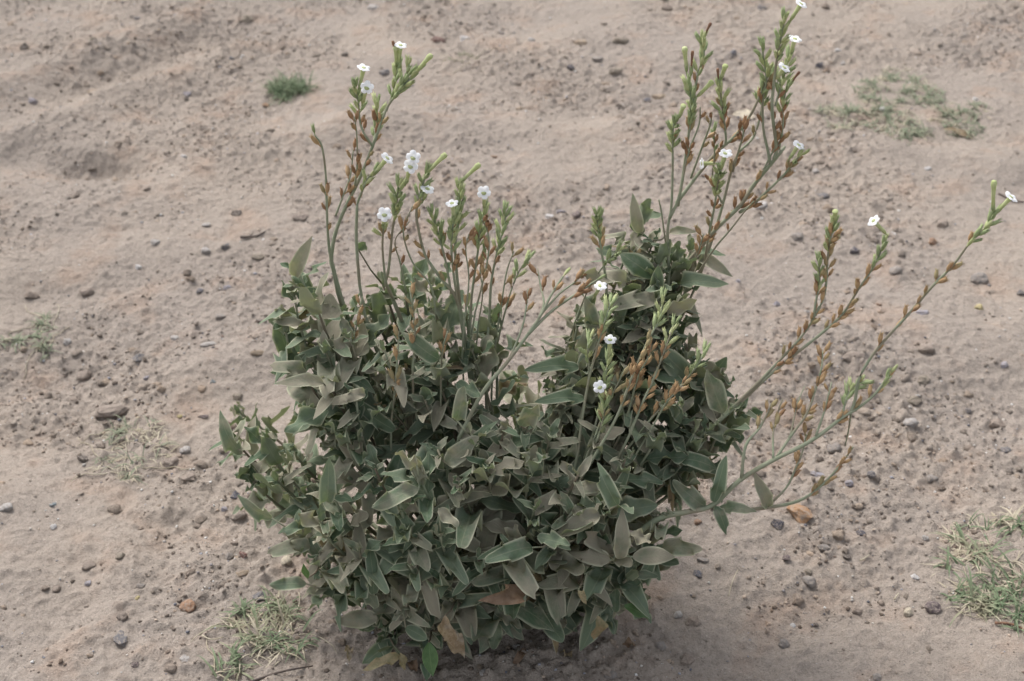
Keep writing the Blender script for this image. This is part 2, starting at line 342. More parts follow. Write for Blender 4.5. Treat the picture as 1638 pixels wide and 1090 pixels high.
LEAVES = []       # dicts: matrix (plant space), variant, shoot index
STEMS = []
def frame(p, d, nrm, L):
    d = d.normalized(); x = d.cross(nrm)
    if x.length < 1e-3: x = d.cross(Vector((1, 0, 0)))
    x.normalize(); z = x.cross(d); m = Matrix((x, d, z)).transposed().to_4x4(); m.translation = p
    return m @ Matrix.Diagonal((L, L, L, 1))
UPV = Vector((0, 0, 1))
for si, (a, b, y, siz) in enumerate(shoots):
    tip = at(a, b, y); g = gz(tip.x, tip.y)
    if tip.z < g + .035: tip.z = g + .035
    out = Vector((tip.x - BASE.x, tip.y - BASE.y, 0)); hz = tip.z
    p0 = BASE + Vector((out.x * .22 + rnd.uniform(-.02, .02), out.y * .22 + rnd.uniform(-.02, .02), -.01))
    L = (tip - p0).length
    td = (UPV * rnd.uniform(.75, 1.2) + out.normalized() * rnd.uniform(.15, .5) if out.length > .01 else UPV.copy())
    if hz < .12: td = out.normalized() * .8 + UPV * .45
    td = td + Vector((rnd.uniform(-.2, .2), rnd.uniform(-.2, .2), 0)); td.normalize()
    p1 = p0 + out * .25 + UPV * (hz * .42); p2 = tip - td * (L * .33)
    P = []
    for k in range(13):
        t = k / 12; s = 1 - t; P.append(p0 * s ** 3 + p1 * (3 * s * s * t) + p2 * (3 * s * t * t) + tip * t ** 3)
    STEMS.append(P)
    cl = [0]
    for k in range(12): cl.append(cl[-1] + (P[k + 1] - P[k]).length)
    tot = cl[-1]
    leafy = min(tot * .72, rnd.uniform(.12, .17)); nl = int(leafy / .0112) + 3; phi = rnd.uniform(0, 6.28)
    for j in range(nl):
        f = j / (nl - 1); sarc = tot - leafy * (1 - f) ** 1.35
        k = 0
        while k < 11 and cl[k + 1] < sarc: k += 1
        t = (sarc - cl[k]) / max(1e-6, cl[k + 1] - cl[k]); p = P[k].lerp(P[k + 1], t); T = (P[k + 1] - P[k]).normalized()
        phi += 2.4 + rnd.uniform(-.35, .35)
        A = T.cross(Vector((.2, 1, .1))).normalized(); Bv = T.cross(A); rad = A * math.cos(phi) + Bv * math.sin(phi)
        ang = R(78 - 54 * f ** 1.4 + rnd.uniform(-16, 16)); d = T * math.cos(ang) + rad * math.sin(ang)
        nrm = T * math.sin(ang) - rad * math.cos(ang) + Vector((rnd.uniform(-.35, .35), rnd.uniform(-.35, .35), rnd.uniform(-.1, .3)))
        size = (.038 + .032 * rnd.random() ** 1.3) * (1 - .62 * max(0, (f - .62) / .38) ** 1.2) * (.70 + .30 * min(1, f * 3)) * siz
        if d.z < 0 and p.z + d.z * size < gz(p.x, p.y) + .006: d.z = abs(d.z) * .2
        LEAVES.append(dict(m=frame(p - BASE + rad * .0015, d, nrm, size), v=rnd.randrange(58) if rnd.random() > (.14 if f < .3 else .02) else rnd.randrange(58, 64), s=si, mat='leaf'))
# single leaves that stand out in the photograph: tip, base, width in photo pixels (0 = usual), kind
HERO = '''457,688,525,656,36 572,668,631,688,30 531,626,584,632,24 341,688,385,727,24 769,638,731,612,24 743,632,731,673,26 530,758,522,802,24 752,709,713,741,32 638,720,666,744,24
593,805,669,782,26 731,843,702,814,22 442,870,496,873,30 440,846,487,843,20 383,816,434,829,20 857,648,834,682,32 884,626,934,638,26 872,623,931,606,26 957,764,987,808,34 887,841,959,824,32
910,873,860,858,26 790,880,851,876,28 919,876,975,897,34 1117,867,1060,876,36 1045,876,1010,852,22 995,835,992,893,28 1081,778,1128,811,24 1154,753,1142,803,20 1198,806,1151,814,20 1169,844,1144,811,20
1151,732,1086,735,30 1130,600,1157,661,34 1104,679,1072,647,22 1001,406,1045,444,34 994,467,1049,482,34 1007,328,1024,372,22 1168,420,1115,414,18 1153,435,1089,455,18 1109,479,1068,500,30
926,426,1001,453,14 1058,560,1101,605,46 1136,585,1160,625,30 866,570,925,588,26 928,488,957,532,34 1109,359,1071,373,14 473,399,473,442,20 596,375,573,399,16 655,551,702,575,30 439,579,490,598,28
458,604,517,613,24 435,507,488,522,14 429,932,490,934,24 574,934,603,972,22 582,1058,633,1023,30 544,993,603,988,30 689,1023,649,1004,28 598,886,598,950,22 783,1052,797,996,24 904,1028,867,983,36
840,999,791,977,26 1052,915,1009,940,28 1081,883,1012,891,30 982,977,985,942,22 689,1082,686,1028,36,fresh 1041,983,998,969,22,fresh 485,905,492,925,12,fresh 1218,780,1229,811,13
742,1062,712,1000,34,dead 722,1045,712,985,26,dead 770,955,845,945,36,brown 962,1034,956,985,36,yellow 940,965,925,945,16,yellow 585,1068,640,1050,14,yellow 655,1075,640,1045,16,yellow'''
heroes = []
tips2 = [(s[0], s[1]) for s in shoots[:nf]]
PET = []
for tok in HERO.split():
    q = tok.split(','); tx, ty, bx, by, wd = (float(v) for v in q[:5]); kind = q[5] if len(q) > 5 else 'leaf'
    si = min(range(nf), key=lambda i: math.hypot(tips2[i][0] - bx, tips2[i][1] - by)); yb = shoots[si][2] - (.012 if kind == 'leaf' else .045)
    node = bx > 1125 and by > 770
    if node: yb = -.097 if bx < 1200 else -.083
    pb = at(bx, by, yb); pt = at(tx, ty, yb - .012 + rnd.uniform(-.02, .012))
    g = gz(pt.x, pt.y)
    if pt.z < g + .006: pt = at(tx, ty, pt.y); pt.z = g + .006
    d = pt - pb; L = min(.060, d.length * 1.05)
    nrm = UPV * .9 + Vector((rnd.uniform(-.3, .3), -.65, 0))
    if d.normalized().z > .6: nrm = Vector((rnd.uniform(-.3, .3), -1, .3))
    wr = wd * mpp(pb) / L; vi = min(rnd.sample(range(58), 14), key=lambda i: abs(LV[i][0][:, 0].max() - LV[i][0][:, 0].min() - wr) + (0 if kind != 'leaf' else 0))
    m = frame(pb - BASE, d, nrm, L)
    if abs(d.z) >= 0: LEAVES.append(dict(m=m, v=vi, s=si, mat=kind, hero=True, node=('S4' if bx < 1200 else 'S6') if node else None))
    pn_ = min(STEMS[si], key=lambda p: (p - pb).length)
    if (pn_ - pb).length < .09 and not node: PET.append((si, [pn_, pn_.lerp(pb, .5) + Vector((0, 0, -.004)), pb]))

# which leaves show largest from where the photograph was taken
Vs = []; Fs = []; own = []; off = 0
for li, lf in enumerate(LEAVES):
    v, f, _ = LV[lf['v']]; M4 = np.array(lf['m']); Vs.append(v @ M4[:3, :3].T + M4[:3, 3]); Fs.append(f + off); own += [li] * len(f); off += len(v)
VV = np.concatenate(Vs); FF = np.concatenate(Fs)
bvh = BVHTree.FromPolygons([tuple(v) for v in VV], [tuple(int(x) for x in f) for f in FF]); cnt = [0] * len(LEAVES)
for px in range(320, 1230, 4):
    for py in range(310, 1090, 4):
        hit = bvh.ray_cast(CAM - BASE, ray(px, py).normalized())
        if hit[2] is not None: cnt[own[hit[2]]] += 1
order = sorted(range(len(LEAVES)), key=lambda i: -(cnt[i] + (1000 if LEAVES[i].get('hero') else 0))); single = set(order[:300])

stem_objs = []
for si, P in enumerate(STEMS):
    MV = []; MF = []; L = sum((P[k + 1] - P[k]).length for k in range(12))
    tube(MV, MF, [p - BASE for p in P], .0034, .0013, 6)
    for s2, q in PET:
        if s2 == si: tube(MV, MF, [p - BASE for p in q], .0012, .0009, 5)
    stem_objs.append(obj('leafy_stem', mesh_np('leafy_stem', [tuple(v) for v in MV], MF, MAT['stem'] if rnd.random() < .6 else MAT['woody']), plant))
LAB = {'fresh': 'clean bright green leaf', 'dead': 'pale crumpled withered leaf', 'brown': 'dry brown leaf', 'yellow': 'yellowing dry leaf'}
NODE = []
for li in sorted(single):
    lf = LEAVES[li]
    if lf['mat'] == 'leaf': me = leaf_mesh(lf['v'])
    else:
        q = random.Random(li)
        v, f, a = leaf_variant(li, LV[lf['v']][0][:, 0].ptp() if hasattr(np.ndarray, 'ptp') else float(np.ptp(LV[lf['v']][0][:, 0])), .25 if lf['mat'] == 'fresh' else 1.0, .2 if lf['mat'] == 'fresh' else .6, .15 if lf['mat'] == 'fresh' else 1.0)
        me = mesh_fast('leaf', v, f, MAT[lf['mat']], True, a, 'leaf')
    o = obj('leaf', me, stem_objs[lf['s']]); o.matrix_basis = lf['m']; NODE.append((o, lf.get('node')))
    if lf['mat'] in LAB: o['label'] = LAB[lf['mat']]
rest = [i for i in range(len(LEAVES)) if i not in single]
VVr = []; FFr = []; AAr = []; off = 0
for i in rest:
    v, f, a = LV[LEAVES[i]['v']]; VVr.append(Vs[i]); FFr.append(f + off); AAr.append(a); off += len(v)
obj('inner_leaves', mesh_fast('inner_leaves', np.concatenate(VVr), np.concatenate(FFr), MAT['leaf'], True, np.concatenate(AAr), 'leaf'), plant, kind='stuff')

# ---- flower stalks: traced lines "px,py ..." with depth at start and end, capsules from..to (share of length), buds at the tip
ST = [ # name, depth0, depth1, radius mm start,end, points, capsules (n, from, to), buds at tip, extra
 ('L1', .06, .10, 2.6, 1.2, '545,475 533,430 530,413 536,375 552,333 576,284 596,234 611,193 623,166 649,134 661,119', (9, .35, .80), 8),
 ('L2', .06, .03, 1.9, .9, '540,469 527,400 523,340 521,280 515,235 504,217', (6, .35, .93), 1),
 ('L3', .05, .06, 1.9, 1.1, '575,455 570,384 571,340 572,325 580,304 590,284 600,272', (3, .5, .9), 6),
 ('L4', 0, .08, 1.3, .9, '596,234 583,215 576,195 573,163 569,143', (4, .05, .5), 7),
 ('L5', 0, .11, 1.0, .8, '596,234 600,215 604,190 603,170', (2, .1, .6), 7),
 ('L6', 0, .05, 1.1, .7, '566,305 571,270 571,220 567,187', (7, .1, 1.0), 0),
 ('L7', 0, .09, 1.1, .7, '537,345 552,305 561,278 565,240', (6, .1, 1.0), 0),
 ('L8', 0, .12, 1.1, .9, '618,178 628,150 632,130 637,108', (1, .1, .4), 8),
 ('L9', 0, .10, 1.0, .8, '640,145 646,128 650,118 652,108', (0, 0, 0), 6),
 ('M1', .0, .03, 2.2, 1.0, '645,520 625,470 617,452 622,428 628,366 634,335 637,300', (3, .5, .85), 9),
 ('M2', .0, -.01, 1.5, .9, '630,480 618,455 612,400 613,370 614,358', (3, .55, .9), 3),
 ('M3', .02, .04, 2.1, 1.1, '748,560 731,481 705,445 681,410 670,370 666,340 672,310 681,280', (7, .35, .8), 8),
 ('M4', .02, .05, 2.0, 1.1, '748,570 735,480 728,400 733,360 735,335 735,305', (7, .4, .75), 12),
 ('M5', .03, .06, 1.7, 1.0, '752,520 755,470 764,405 769,365 775,340', (8, .3, .8), 9),
 ('M6', .03, .07, 1.7, 1.1, '780,540 783,500 786,450 796,400 805,365 808,340', (5, .3, .7), 11),
 ('M7', 0, .03, 1.4, .9, '722,470 712,415 700,372 692,345', (4, .2, .7), 8),
 ('M8', .02, .02, 1.5, .9, '735,500 727,450 722,400 724,365 726,350', (5, .3, .75), 8),
 ('M9', .04, .06, 1.3, .8, '795,530 800,501 810,437 822,402', (7, .15, 1), 0),
 ('M9b', .05, .07, 1.2, .8, '800,530 816,470 830,435 843,415', (4, .3, .8), 4),
 ('M9c', .02, .02, 1.2, .8, '760,500 775,440 782,400 780,370 771,352', (9, .3, 1), 0),
 ('M9d', .01, .03, 1.1, .7, '742,520 750,450 745,400 750,375', (7, .2, 1), 0),
 ('M9e', .0, .0, 1.2, .7, '700,530 690,460 660,420 645,370 660,330', (5, .4, 1), 0),
 ('M9f', .0, .02, 1.0, .6, '650,470 640,420 632,385 655,355', (4, .3, 1), 0),
 ('M9g', .03, .05, 1.0, .6, '765,520 772,470 768,430 776,395', (5, .3, 1), 2),
 ('Q1', -.08, .03, 2.8, 1.2, '735,700 772,628 815,575 860,513 880,475 900,443', (2, .85, 1), 1),
 ('Q2', 0, .03, 1.6, .9, '845,535 880,500 915,475 940,458 955,448', (6, .35, 1), 1),
 ('Q3', 0, .05, 1.4, .8, '862,510 870,485 864,455 860,430', (2, .3, 1), 0),
 ('Q4', 0, .04, 1.3, .8, '868,500 895,470 915,455 932,440', (5, .3, 1), 0),
 ('Q5', .0, .03, 1.2, .7, '815,575 835,525 842,490 845,462', (5, .3, 1), 0),
 ('B1', -.06, -.04, 1.6, .9, '625,680 632,620 636,570 638,530', (10, .2, 1), 0),
 ('B2', -.04, -.02, 1.5, .9, '660,590 664,540 660,490 655,460', (10, .2, 1), 0),
 ('B3', -.01, .0, 1.3, .8, '565,560 572,510 580,475', (7, .2, 1), 0),
 ('B4', -.04, -.03, 1.2, .8, '705,600 708,560 716,530', (5, .3, 1), 0),
 ('R1', .10, .12, 3.2, 1.9, '1060,520 1071,455 1095,425 1112,406 1142,370 1183,330 1203,300 1217,282 1246,247 1255,235', (12, .45, 1), 0),
 ('R1b', 0, .10, 1.9, 1.2, '1238,255 1242,235 1235,176 1238,132 1243,94 1249,60 1254,35', (6, .05, .55), 14),
 ('R2', 0, .13, 1.6, 1.0, '1232,262 1227,235 1221,206 1220,161 1226,129 1222,100 1219,75', (5, .25, .7), 9),
 ('R3', .11, .14, 2.0, 1.0, '1120,440 1145,365 1158,320 1170,273 1182,244 1205,220 1217,182 1222,147 1232,125', (6, .45, .85), 8),
 ('R4', 0, .13, 2.0, 1.1, '1082,325 1117,279 1144,247 1182,211 1205,176 1220,141 1228,118', (7, .3, .95), 5),
 ('R5', .09, .07, 2.2, .9, '1068,460 1070,430 1068,370 1074,330 1076,270 1076,220 1078,198', (1, .8, .9), 9),
 ('R6', 0, .09, 1.8, 1.0, '1071,350 1088,308 1102,211 1107,167 1101,142', (5, .4, .8), 12),
 ('R7', 0, .10, 1.3, .9, '1104,180 1117,117 1126,88 1123,70', (3, .2, .6), 8),
 ('R8', 0, .12, 1.4, .9, '1160,232 1161,217 1154,164 1151,140', (6, .1, .75), 9),
 ('R9', .10, .05, 1.8, 1.0, '1128,415 1135,370 1143,330 1148,295 1152,272', (8, .25, .8), 13),
 ('R10', 0, .08, 1.7, .9, '1183,340 1206,326 1224,309 1252,282 1268,262 1280,250', (14, .1, 1), 3),
 ('R11', 0, .12, 1.3, .9, '1246,240 1252,200 1252,176 1256,150 1260,138', (6, .1, .7), 7),
 ('R12', .09, .06, 1.4, .8, '1124,426 1145,395 1168,368 1190,340 1206,322', (2, .2, .9), 0),
 ('R13', 0, .06, 1.2, .8, '1085,330 1100,250 1118,200 1120,172', (5, .3, .95), 0),
 ('R14', 0, .07, 1.2, .8, '1105,285 1125,230 1136,200 1139,180', (4, .3, 1), 0),
 ('R15', 0, .11, 1.2, .8, '1155,325 1140,290 1143,250 1142,215', (5, .3, 1), 2),
 ('R16', 0, .11, 1.1, .8, '1215,285 1235,245 1248,225 1252,215', (5, .2, 1), 0),
 ('R17', .10, .09, 1.3, .8, '1072,440 1065,390 1058,340 1054,320', (0, 0, 0), 0),
 ('R18', .10, .07, 1.5, .8, '1100,440 1118,400 1125,375', (6, .4, 1), 0),
 ('R19', 0, .10, 1.2, .8, '1172,275 1182,240 1189,215 1187,205', (5, .2, 1), 0),
 ('R20', 0, .12, 1.1, .8, '1240,170 1250,135 1258,110 1262,95', (1, .1, .4), 9),
 ('N1', .05, .04, 1.6, .9, '970,450 965,420 960,390 956,360 955,345', (4, .4, .8), 8),
 ('N1b', .05, .03, 1.1, .8, '962,430 978,412 988,402', (0, 0, 0), 6),
 ('N2', -.08, -.02, 1.7, .9, '925,720 930,680 942,608 957,550 970,505 977,485', (3, .55, .85), 10),
 ('N3', -.10, -.03, 1.7, .9, '945,740 985,670 1010,605 1035,548 1055,510 1060,480', (10, .35, .8), 7),
 ('N4', -.08, -.03, 1.6, .9, '1005,700 1030,640 1048,600 1065,555 1078,520', (10, .2, .8), 5),
 ('N5', -.06, -.02, 1.4, .9, '1010,710 1050,660 1085,622 1115,585 1127,562', (5, .3, .75), 6),
 ('N6', -.08, -.05, 1.3, .8, '955,690 970,650 985,620 1000,590', (5, .4, 1), 0),
 ('N7', -.09, -.06, 1.3, .8, '940,740 960,690 968,650 972,635', (3, .4, .9), 8),
 ('N8', -.06, -.04, 1.2, .8, '962,640 968,605 972,580', (0, 0, 0), 9),
 ('N9', -.05, -.04, 1.2, .8, '1005,660 1022,600 1038,570 1042,550', (9, .3, 1), 0),
 ('N10', -.07, -.05, 1.2, .8, '1040,690 1062,650 1080,628 1092,615', (6, .3, 1), 0),
 ('N11', -.05, -.05, 1.2, .8, '935,640 942,600 940,560 942,545', (0, 0, 0), 6),
 ('S1', -.03, .0, 2.3, 1.0, '1120,700 1160,665 1196,633 1237,595 1287,555 1322,527 1349,501 1375,460 1399,424 1413,389', (16, .35, .97), 6),
 ('S1b', -.03, -.01, 1.9, 1.0, '1150,672 1200,625 1246,578 1281,540 1300,512 1310,490', (9, .5, 1), 0),
 ('S2', 0, .0, 1.4, .9, '1300,515 1305,483 1311,448 1309,418', (3, .3, .8), 8),
 ('S3', 0, .0, 1.4, .9, '1304,505 1316,480 1322,451 1325,401 1334,362', (12, .1, .9), 6),
 ('S4', -.13, -.03, 3.6, 1.3, '990,880 1033,843 1063,826 1100,819 1140,808 1184,768 1237,736 1284,713 1317,692 1346,669 1375,651 1402,628 1422,600', (7, .75, 1), 3),
 ('S5', 0, .0, 1.7, 1.1, '1361,660 1368,639 1375,604 1402,560 1452,504 1490,460 1525,424 1551,389 1578,362 1588,345', (13, .25, .92), 12),
 ('S6', 0, -.05, 2.2, 1.0, '1140,812 1180,816 1228,812 1270,804 1299,789 1328,763 1352,733 1365,715', (14, .6, 1), 0),
 ('S7', 0, -.04, 1.3, .8, '1228,810 1258,780 1273,748 1284,722 1290,695', (8, .4, 1), 0),
 ('S8', 0, -.02, 1.8, .8, '1186,765 1193,713 1214,686 1228,660 1234,645', (4, .5, 1), 0),
 ('S9', 0, .0, 1.3, .7, '1237,734 1237,692 1246,654 1252,638', (4, .3, .9), 0),
 ('S10', 0, .0, 1.6, .8, '1242,732 1267,695 1290,663 1305,622 1314,589 1316,562', (10, .45, 1), 0),
 ('S11', 0, -.01, 1.3, .7, '1305,698 1319,657 1327,625 1330,612', (4, .3, .9), 0),
 ('S12', 0, .0, 1.0, .6, '1264,700 1275,648 1287,618', (2, .3, .7), 0),
 ('S13', 0, -.02, 1.4, .8, '1346,669 1352,645 1362,622 1378,612', (2, .4, .9), 9),
 ('S14', 0, -.01, 1.1, .7, '1361,662 1357,690 1352,712', (0, 0, 0), 0),
 ('S15', 0, .0, 1.1, .7, '1262,700 1285,670 1297,650', (3, .4, 1), 0),
]
STP = {}
def cap_mesh(seed, mat, op=True):
    q = random.Random(seed); MV = []; MF = []
    prof = [(0, .09), (.08, .145), (.28, .20), (.52, .20), (.74, .15), (.86, .12 if op else .05)]
    for (y, r) in prof:
        for k in range(6):
            a = 6.283 * k / 6; MV.append((r * math.cos(a), y, r * math.sin(a)))
    for i in range(5):
        for k in range(6): MF.append((i * 6 + k, i * 6 + (k + 1) % 6, (i + 1) * 6 + (k + 1) % 6, (i + 1) * 6 + k))
    for k in range(5):      # pointed teeth of calyx and split capsule
        a = 6.283 * k / 5 + q.uniform(-.2, .2); r0 = .12; b = len(MV); o = q.uniform(.06, .20); w_ = .42
        MV += [(r0 * math.cos(a - w_), .80, r0 * math.sin(a - w_)), (r0 * math.cos(a + w_), .80, r0 * math.sin(a + w_)), ((r0 + o) * math.cos(a), q.uniform(.98, 1.12), (r0 + o) * math.sin(a)), (.03 * math.cos(a), .82, .03 * math.sin(a))]
        MF += [(b, b + 1, b + 2), (b + 1, b + 3, b + 2), (b + 3, b, b + 2)]
    tube(MV2 := [], MF2 := [], [Vector((0, -.32, 0)), Vector((0, .02, 0))], .055, .075, 5); b = len(MV)
    MV += [tuple(v) for v in MV2]; MF += [tuple(i + b for i in f) for f in MF2]
    return mesh_np('seed_capsule', MV, MF, mat)
def bud_mesh(seed, mat):
    q = random.Random(seed); MV = []; MF = []; prof = [(0, .06), (.15, .125), (.42, .165), (.66, .15)]
    for (y, r) in prof:
        for k in range(5):
            a = 6.283 * k / 5; MV.append((r * math.cos(a), y, r * math.sin(a)))
    for i in range(3):
        for k in range(5): MF.append((i * 5 + k, i * 5 + (k + 1) % 5, (i + 1) * 5 + (k + 1) % 5, (i + 1) * 5 + k))
    for k in range(5):      # long pointed sepals
        a = 6.283 * (k + .5) / 5; b = len(MV); i0, i1 = 15 + k, 15 + (k + 1) % 5; o = q.uniform(.07, .22)
        MV += [(o * math.cos(a), q.uniform(.92, 1.15), o * math.sin(a)), (.06 * math.cos(a), .7, .06 * math.sin(a))]; MF += [(i0, i1, b), (i1, b + 1, b), (b + 1, i0, b)]
    tube(MV2 := [], MF2 := [], [Vector((0, -.30, 0)), Vector((0, .02, 0))], .04, .06, 5); b = len(MV)
    MV += [tuple(v) for v in MV2]; MF += [tuple(i + b for i in f) for f in MF2]
    return mesh_np('bud', MV, MF, mat)
CAPS = [cap_mesh(s, MAT['capsule'] if s % 3 else MAT['capsule2']) for s in range(8)]
CAPS2 = [cap_mesh(s, MAT['capsule2']) for s in range(4)]
BUDS = [bud_mesh(s, MAT['bud'] if s % 3 else MAT['bud2']) for s in range(8)]
def along(P, t):
    L = [0]
    for k in range(len(P) - 1): L.append(L[-1] + (P[k + 1] - P[k]).length)
    s = t * L[-1]; k = 0
    while k < len(P) - 2 and L[k + 1] < s: k += 1
    u = (s - L[k]) / max(1e-6, L[k + 1] - L[k]); return P[k].lerp(P[k + 1], u), (P[k + 1] - P[k]).normalized()
def nearest_depth(px, py, pool):
    best = min(pool, key=lambda p: (topx(p)[0] - px) ** 2 + (topx(p)[1] - py) ** 2); return best.y
PODS = {'seed_capsule': [], 'bud': []}; SOB = {}
for name, d0, d1, r0, r1, pts, caps, nb in ST:
    pts = [tuple(float(v) for v in p.split(',')) for p in pts.split()]
    nb = int(nb * (1.75 if name[0] == 'M' else 1.4) + .5)
    if name[0] == 'M' and nb: caps = (int(caps[0] * .75), caps[1], caps[2])
    if d0 == 0:
        pool = [p for P in STP.values() for p in P]; d0 = nearest_depth(*pts[0], pool) if pool else 0
        root = False
    else: root = True
    n = len(pts); c = [at(p[0], p[1], d0 + (d1 - d0) * (i / (n - 1)) + rnd.uniform(-.004, .004) * (0 < i)) for i, p in enumerate(pts)]
    P = smooth_line(c, 5); full = P
    if root:
        p0 = c[0]; hz = p0.z - BASE.z; out = Vector((p0.x - BASE.x, p0.y - BASE.y, 0)); b0 = BASE + out * .25 + Vector((0, 0, -.01))
        T = (c[1] - c[0]).normalized(); low = [b0 + (b0 + (UPV * hz * .5 + out * .3) - b0) * 0]
        low = []
        p1 = b0 + UPV * hz * .45 + out * .15; p2 = p0 - T * min(.10, .4 * (p0 - b0).length)
        for k in range(8):
            t = k / 8; s = 1 - t; low.append(b0 * s ** 3 + p1 * (3 * s * s * t) + p2 * (3 * s * t * t) + p0 * t ** 3)
        full = low + P
    STP[name] = P
    MV = []; MF = []; tube(MV, MF, [p - BASE for p in full], r0 * .001 * 1.15, r1 * .001, 6)
    # bract stubs along the stalk
    so_ = obj('flower_stalk', mesh_np('flower_stalk', [tuple(v) for v in MV], MF, MAT['stem']), plant)
    SOB[name] = so_; faded = name[0] in 'SNB'
    nc, f0, f1 = caps
    if name[0] in 'SN': nc = int(nc * 1.35)
    for j in range(nc):
        t = f0 + (f1 - f0) * ((j + rnd.uniform(.1, .9)) / max(1, nc) if rnd.random() < .45 else rnd.random()); p, T = along(P, min(t, 1)); A = T.cross(Vector((0, -1, .2))).normalized(); Bv = T.cross(A)
        a = (j % 2) * math.pi + rnd.uniform(-1.1, 1.1); rad = A * math.cos(a) + Bv * math.sin(a); ang = R(rnd.uniform(12, 42)) if t < .99 else .1
        d = T * math.cos(ang) + rad * math.sin(ang) + UPV * rnd.uniform(.1, .4); L = rnd.uniform(.0085, .0140)
        PODS['seed_capsule'].append((L, so_, (CAPS2 if faded and rnd.random() < .75 else CAPS)[rnd.randrange(4 if faded else 8) % 4 if faded else rnd.randrange(8)], frame(p - BASE + rad * .001 + d.normalized() * L * .3, d, rad, L)))
    P_, Tt = along(P, 1.0)
    for j in range(nb):
        back = .026 * (j / max(1, nb)) * (1 + nb / 18); Ltot = sum((P[k + 1] - P[k]).length for k in range(len(P) - 1)); p, T = along(P, max(.02, 1 - back / Ltot))
        A = T.cross(Vector((0, -1, .2))).normalized(); Bv = T.cross(A); a = j * 2.4 + rnd.uniform(-.4, .4); rad = A * math.cos(a) + Bv * math.sin(a)
        ang = R(rnd.uniform(8, 20) if j < 2 else rnd.uniform(16, 42)); d = T * math.cos(ang) + rad * math.sin(ang) + UPV * .1; L = rnd.uniform(.0110, .0160) * (.85 if j == 0 else 1)
        PODS['bud'].append((L, so_, BUDS[rnd.randrange(8)], frame(p - BASE + d.normalized() * L * .28, d, rad, L)))
for nm, lst in PODS.items():                # the 300 largest singly, the others as one part
    lst.sort(key=lambda q: -q[0])
    for L, par, me, m in lst[:300]: o = obj(nm, me, par); o.matrix_basis = m
    if lst[300:]:
        bm = bmesh.new(); mats = []
        for L, par, me, m in lst[300:]:
            n0 = len(bm.verts); f0 = len(bm.faces); bm.from_mesh(me); bm.verts.ensure_lookup_table(); bm.faces.ensure_lookup_table()
            if me.materials[0] not in mats: mats.append(me.materials[0])
            for v in bm.verts[n0:]: v.co = m @ v.co
            for f in bm.faces[f0:]: f.material_index = mats.index(me.materials[0])
        me = bpy.data.meshes.new('small_' + nm + 's'); bm.to_mesh(me); bm.free()
        for q in mats: me.materials.append(q)
        obj('small_' + nm + 's', me, plant, kind='stuff')
for o, nd in NODE:
    if nd: o.parent = SOB[nd]

# ---- flowers
def limb_mesh(seed):
    q = random.Random(seed); MV = [(0, -.05, 0)]; MF = []; n = 30; rings = (.11, .42, .72, 1.0)
    for ri, r in enumerate(rings):
        for k in range(n):
            a = 6.283 * k / n; lob = abs(math.cos(2.5 * a)); f = 1 - (1 - lob ** .55) * (.04, .10, .20, .27)[ri]
            notch = 1 - .07 * math.exp(-((((a * 5 / 6.283) % 1) - .0) / .08) ** 2) if ri == 3 else 1
            rr = r * f * notch * .5; MV.append((rr * math.cos(a), (-.03, .01, .03, -.03)[ri] + .035 * math.sin(5 * a + 1) * (ri > 1) + q.uniform(-.012, .012) * (ri > 1), rr * math.sin(a)))
    for k in range(n): MF.append((0, 1 + (k + 1) % n, 1 + k))
    for ri in range(3):
        for k in range(n): a_, b_ = 1 + ri * n + k, 1 + ri * n + (k + 1) % n; MF.append((a_, b_, b_ + n, a_ + n))
    me = mesh_np('corolla', MV, MF, MAT['petal']); me.materials.append(MAT['throat'])
    for p in me.polygons:
        if p.index < n: p.material_index = 1
    return me
LIMB = [limb_mesh(s) for s in range(5)]
def tube_mesh(mat, closed):
    MV = []; MF = []
    rf = (lambda t: .075 + .055 * t ** 2 + (.03 * math.exp(-((t - .92) / .1) ** 2) if closed else 0) - (.03 if closed and t > .97 else 0))
    tube(MV, MF, [Vector((0, k / 9, .02 * math.sin(k / 9 * 3))) for k in range(10)], 0, 0, 8, rf)
    return mesh_np('flower_tube', [tuple(v) for v in MV], MF, mat)
TUBES = {'o': tube_mesh(MAT['tube'], False), 'c': tube_mesh(MAT['tube'], True), 'w': tube_mesh(MAT['wilt'], True)}
FL = '''587,140,580,164,cam 582,108,575,140,side 641,72,637,104,side 690,88,664,117,closed 633,74,634,104,closed 620,253,600,276,side 661,252,652,280,cam 657,266,650,292,cam 
713,247,685,274,closed 767,263,738,290,closed 774,308,775,333,cam 615,343,614,364,cam 723,325,727,348,side 684,302,678,318,side 1282,6,1266,30,side 1272,62,1264,88,side 1255,108,1243,124,side
1278,232,1264,252,side 1161,245,1154,268,up 1122,262,1142,262,side 1095,76,1098,112,closed 1161,104,1153,126,closed 1140,130,1118,152,closed 1094,168,1087,186,closed 961,457,952,472,up 976,543,974,574,up
959,619,966,640,cam 1397,353,1415,372,side 1590,290,1588,336,closed 1618,315,1594,340,side 1137,37,1124,62,wilt 1279,115,1261,138,wilt 628,66,640,104,wilt 1148,110,1150,136,wilt 1108,82,1105,118,wilt 1336,337,1337,352,closed'''
allp = [p for P in STP.values() for p in P]
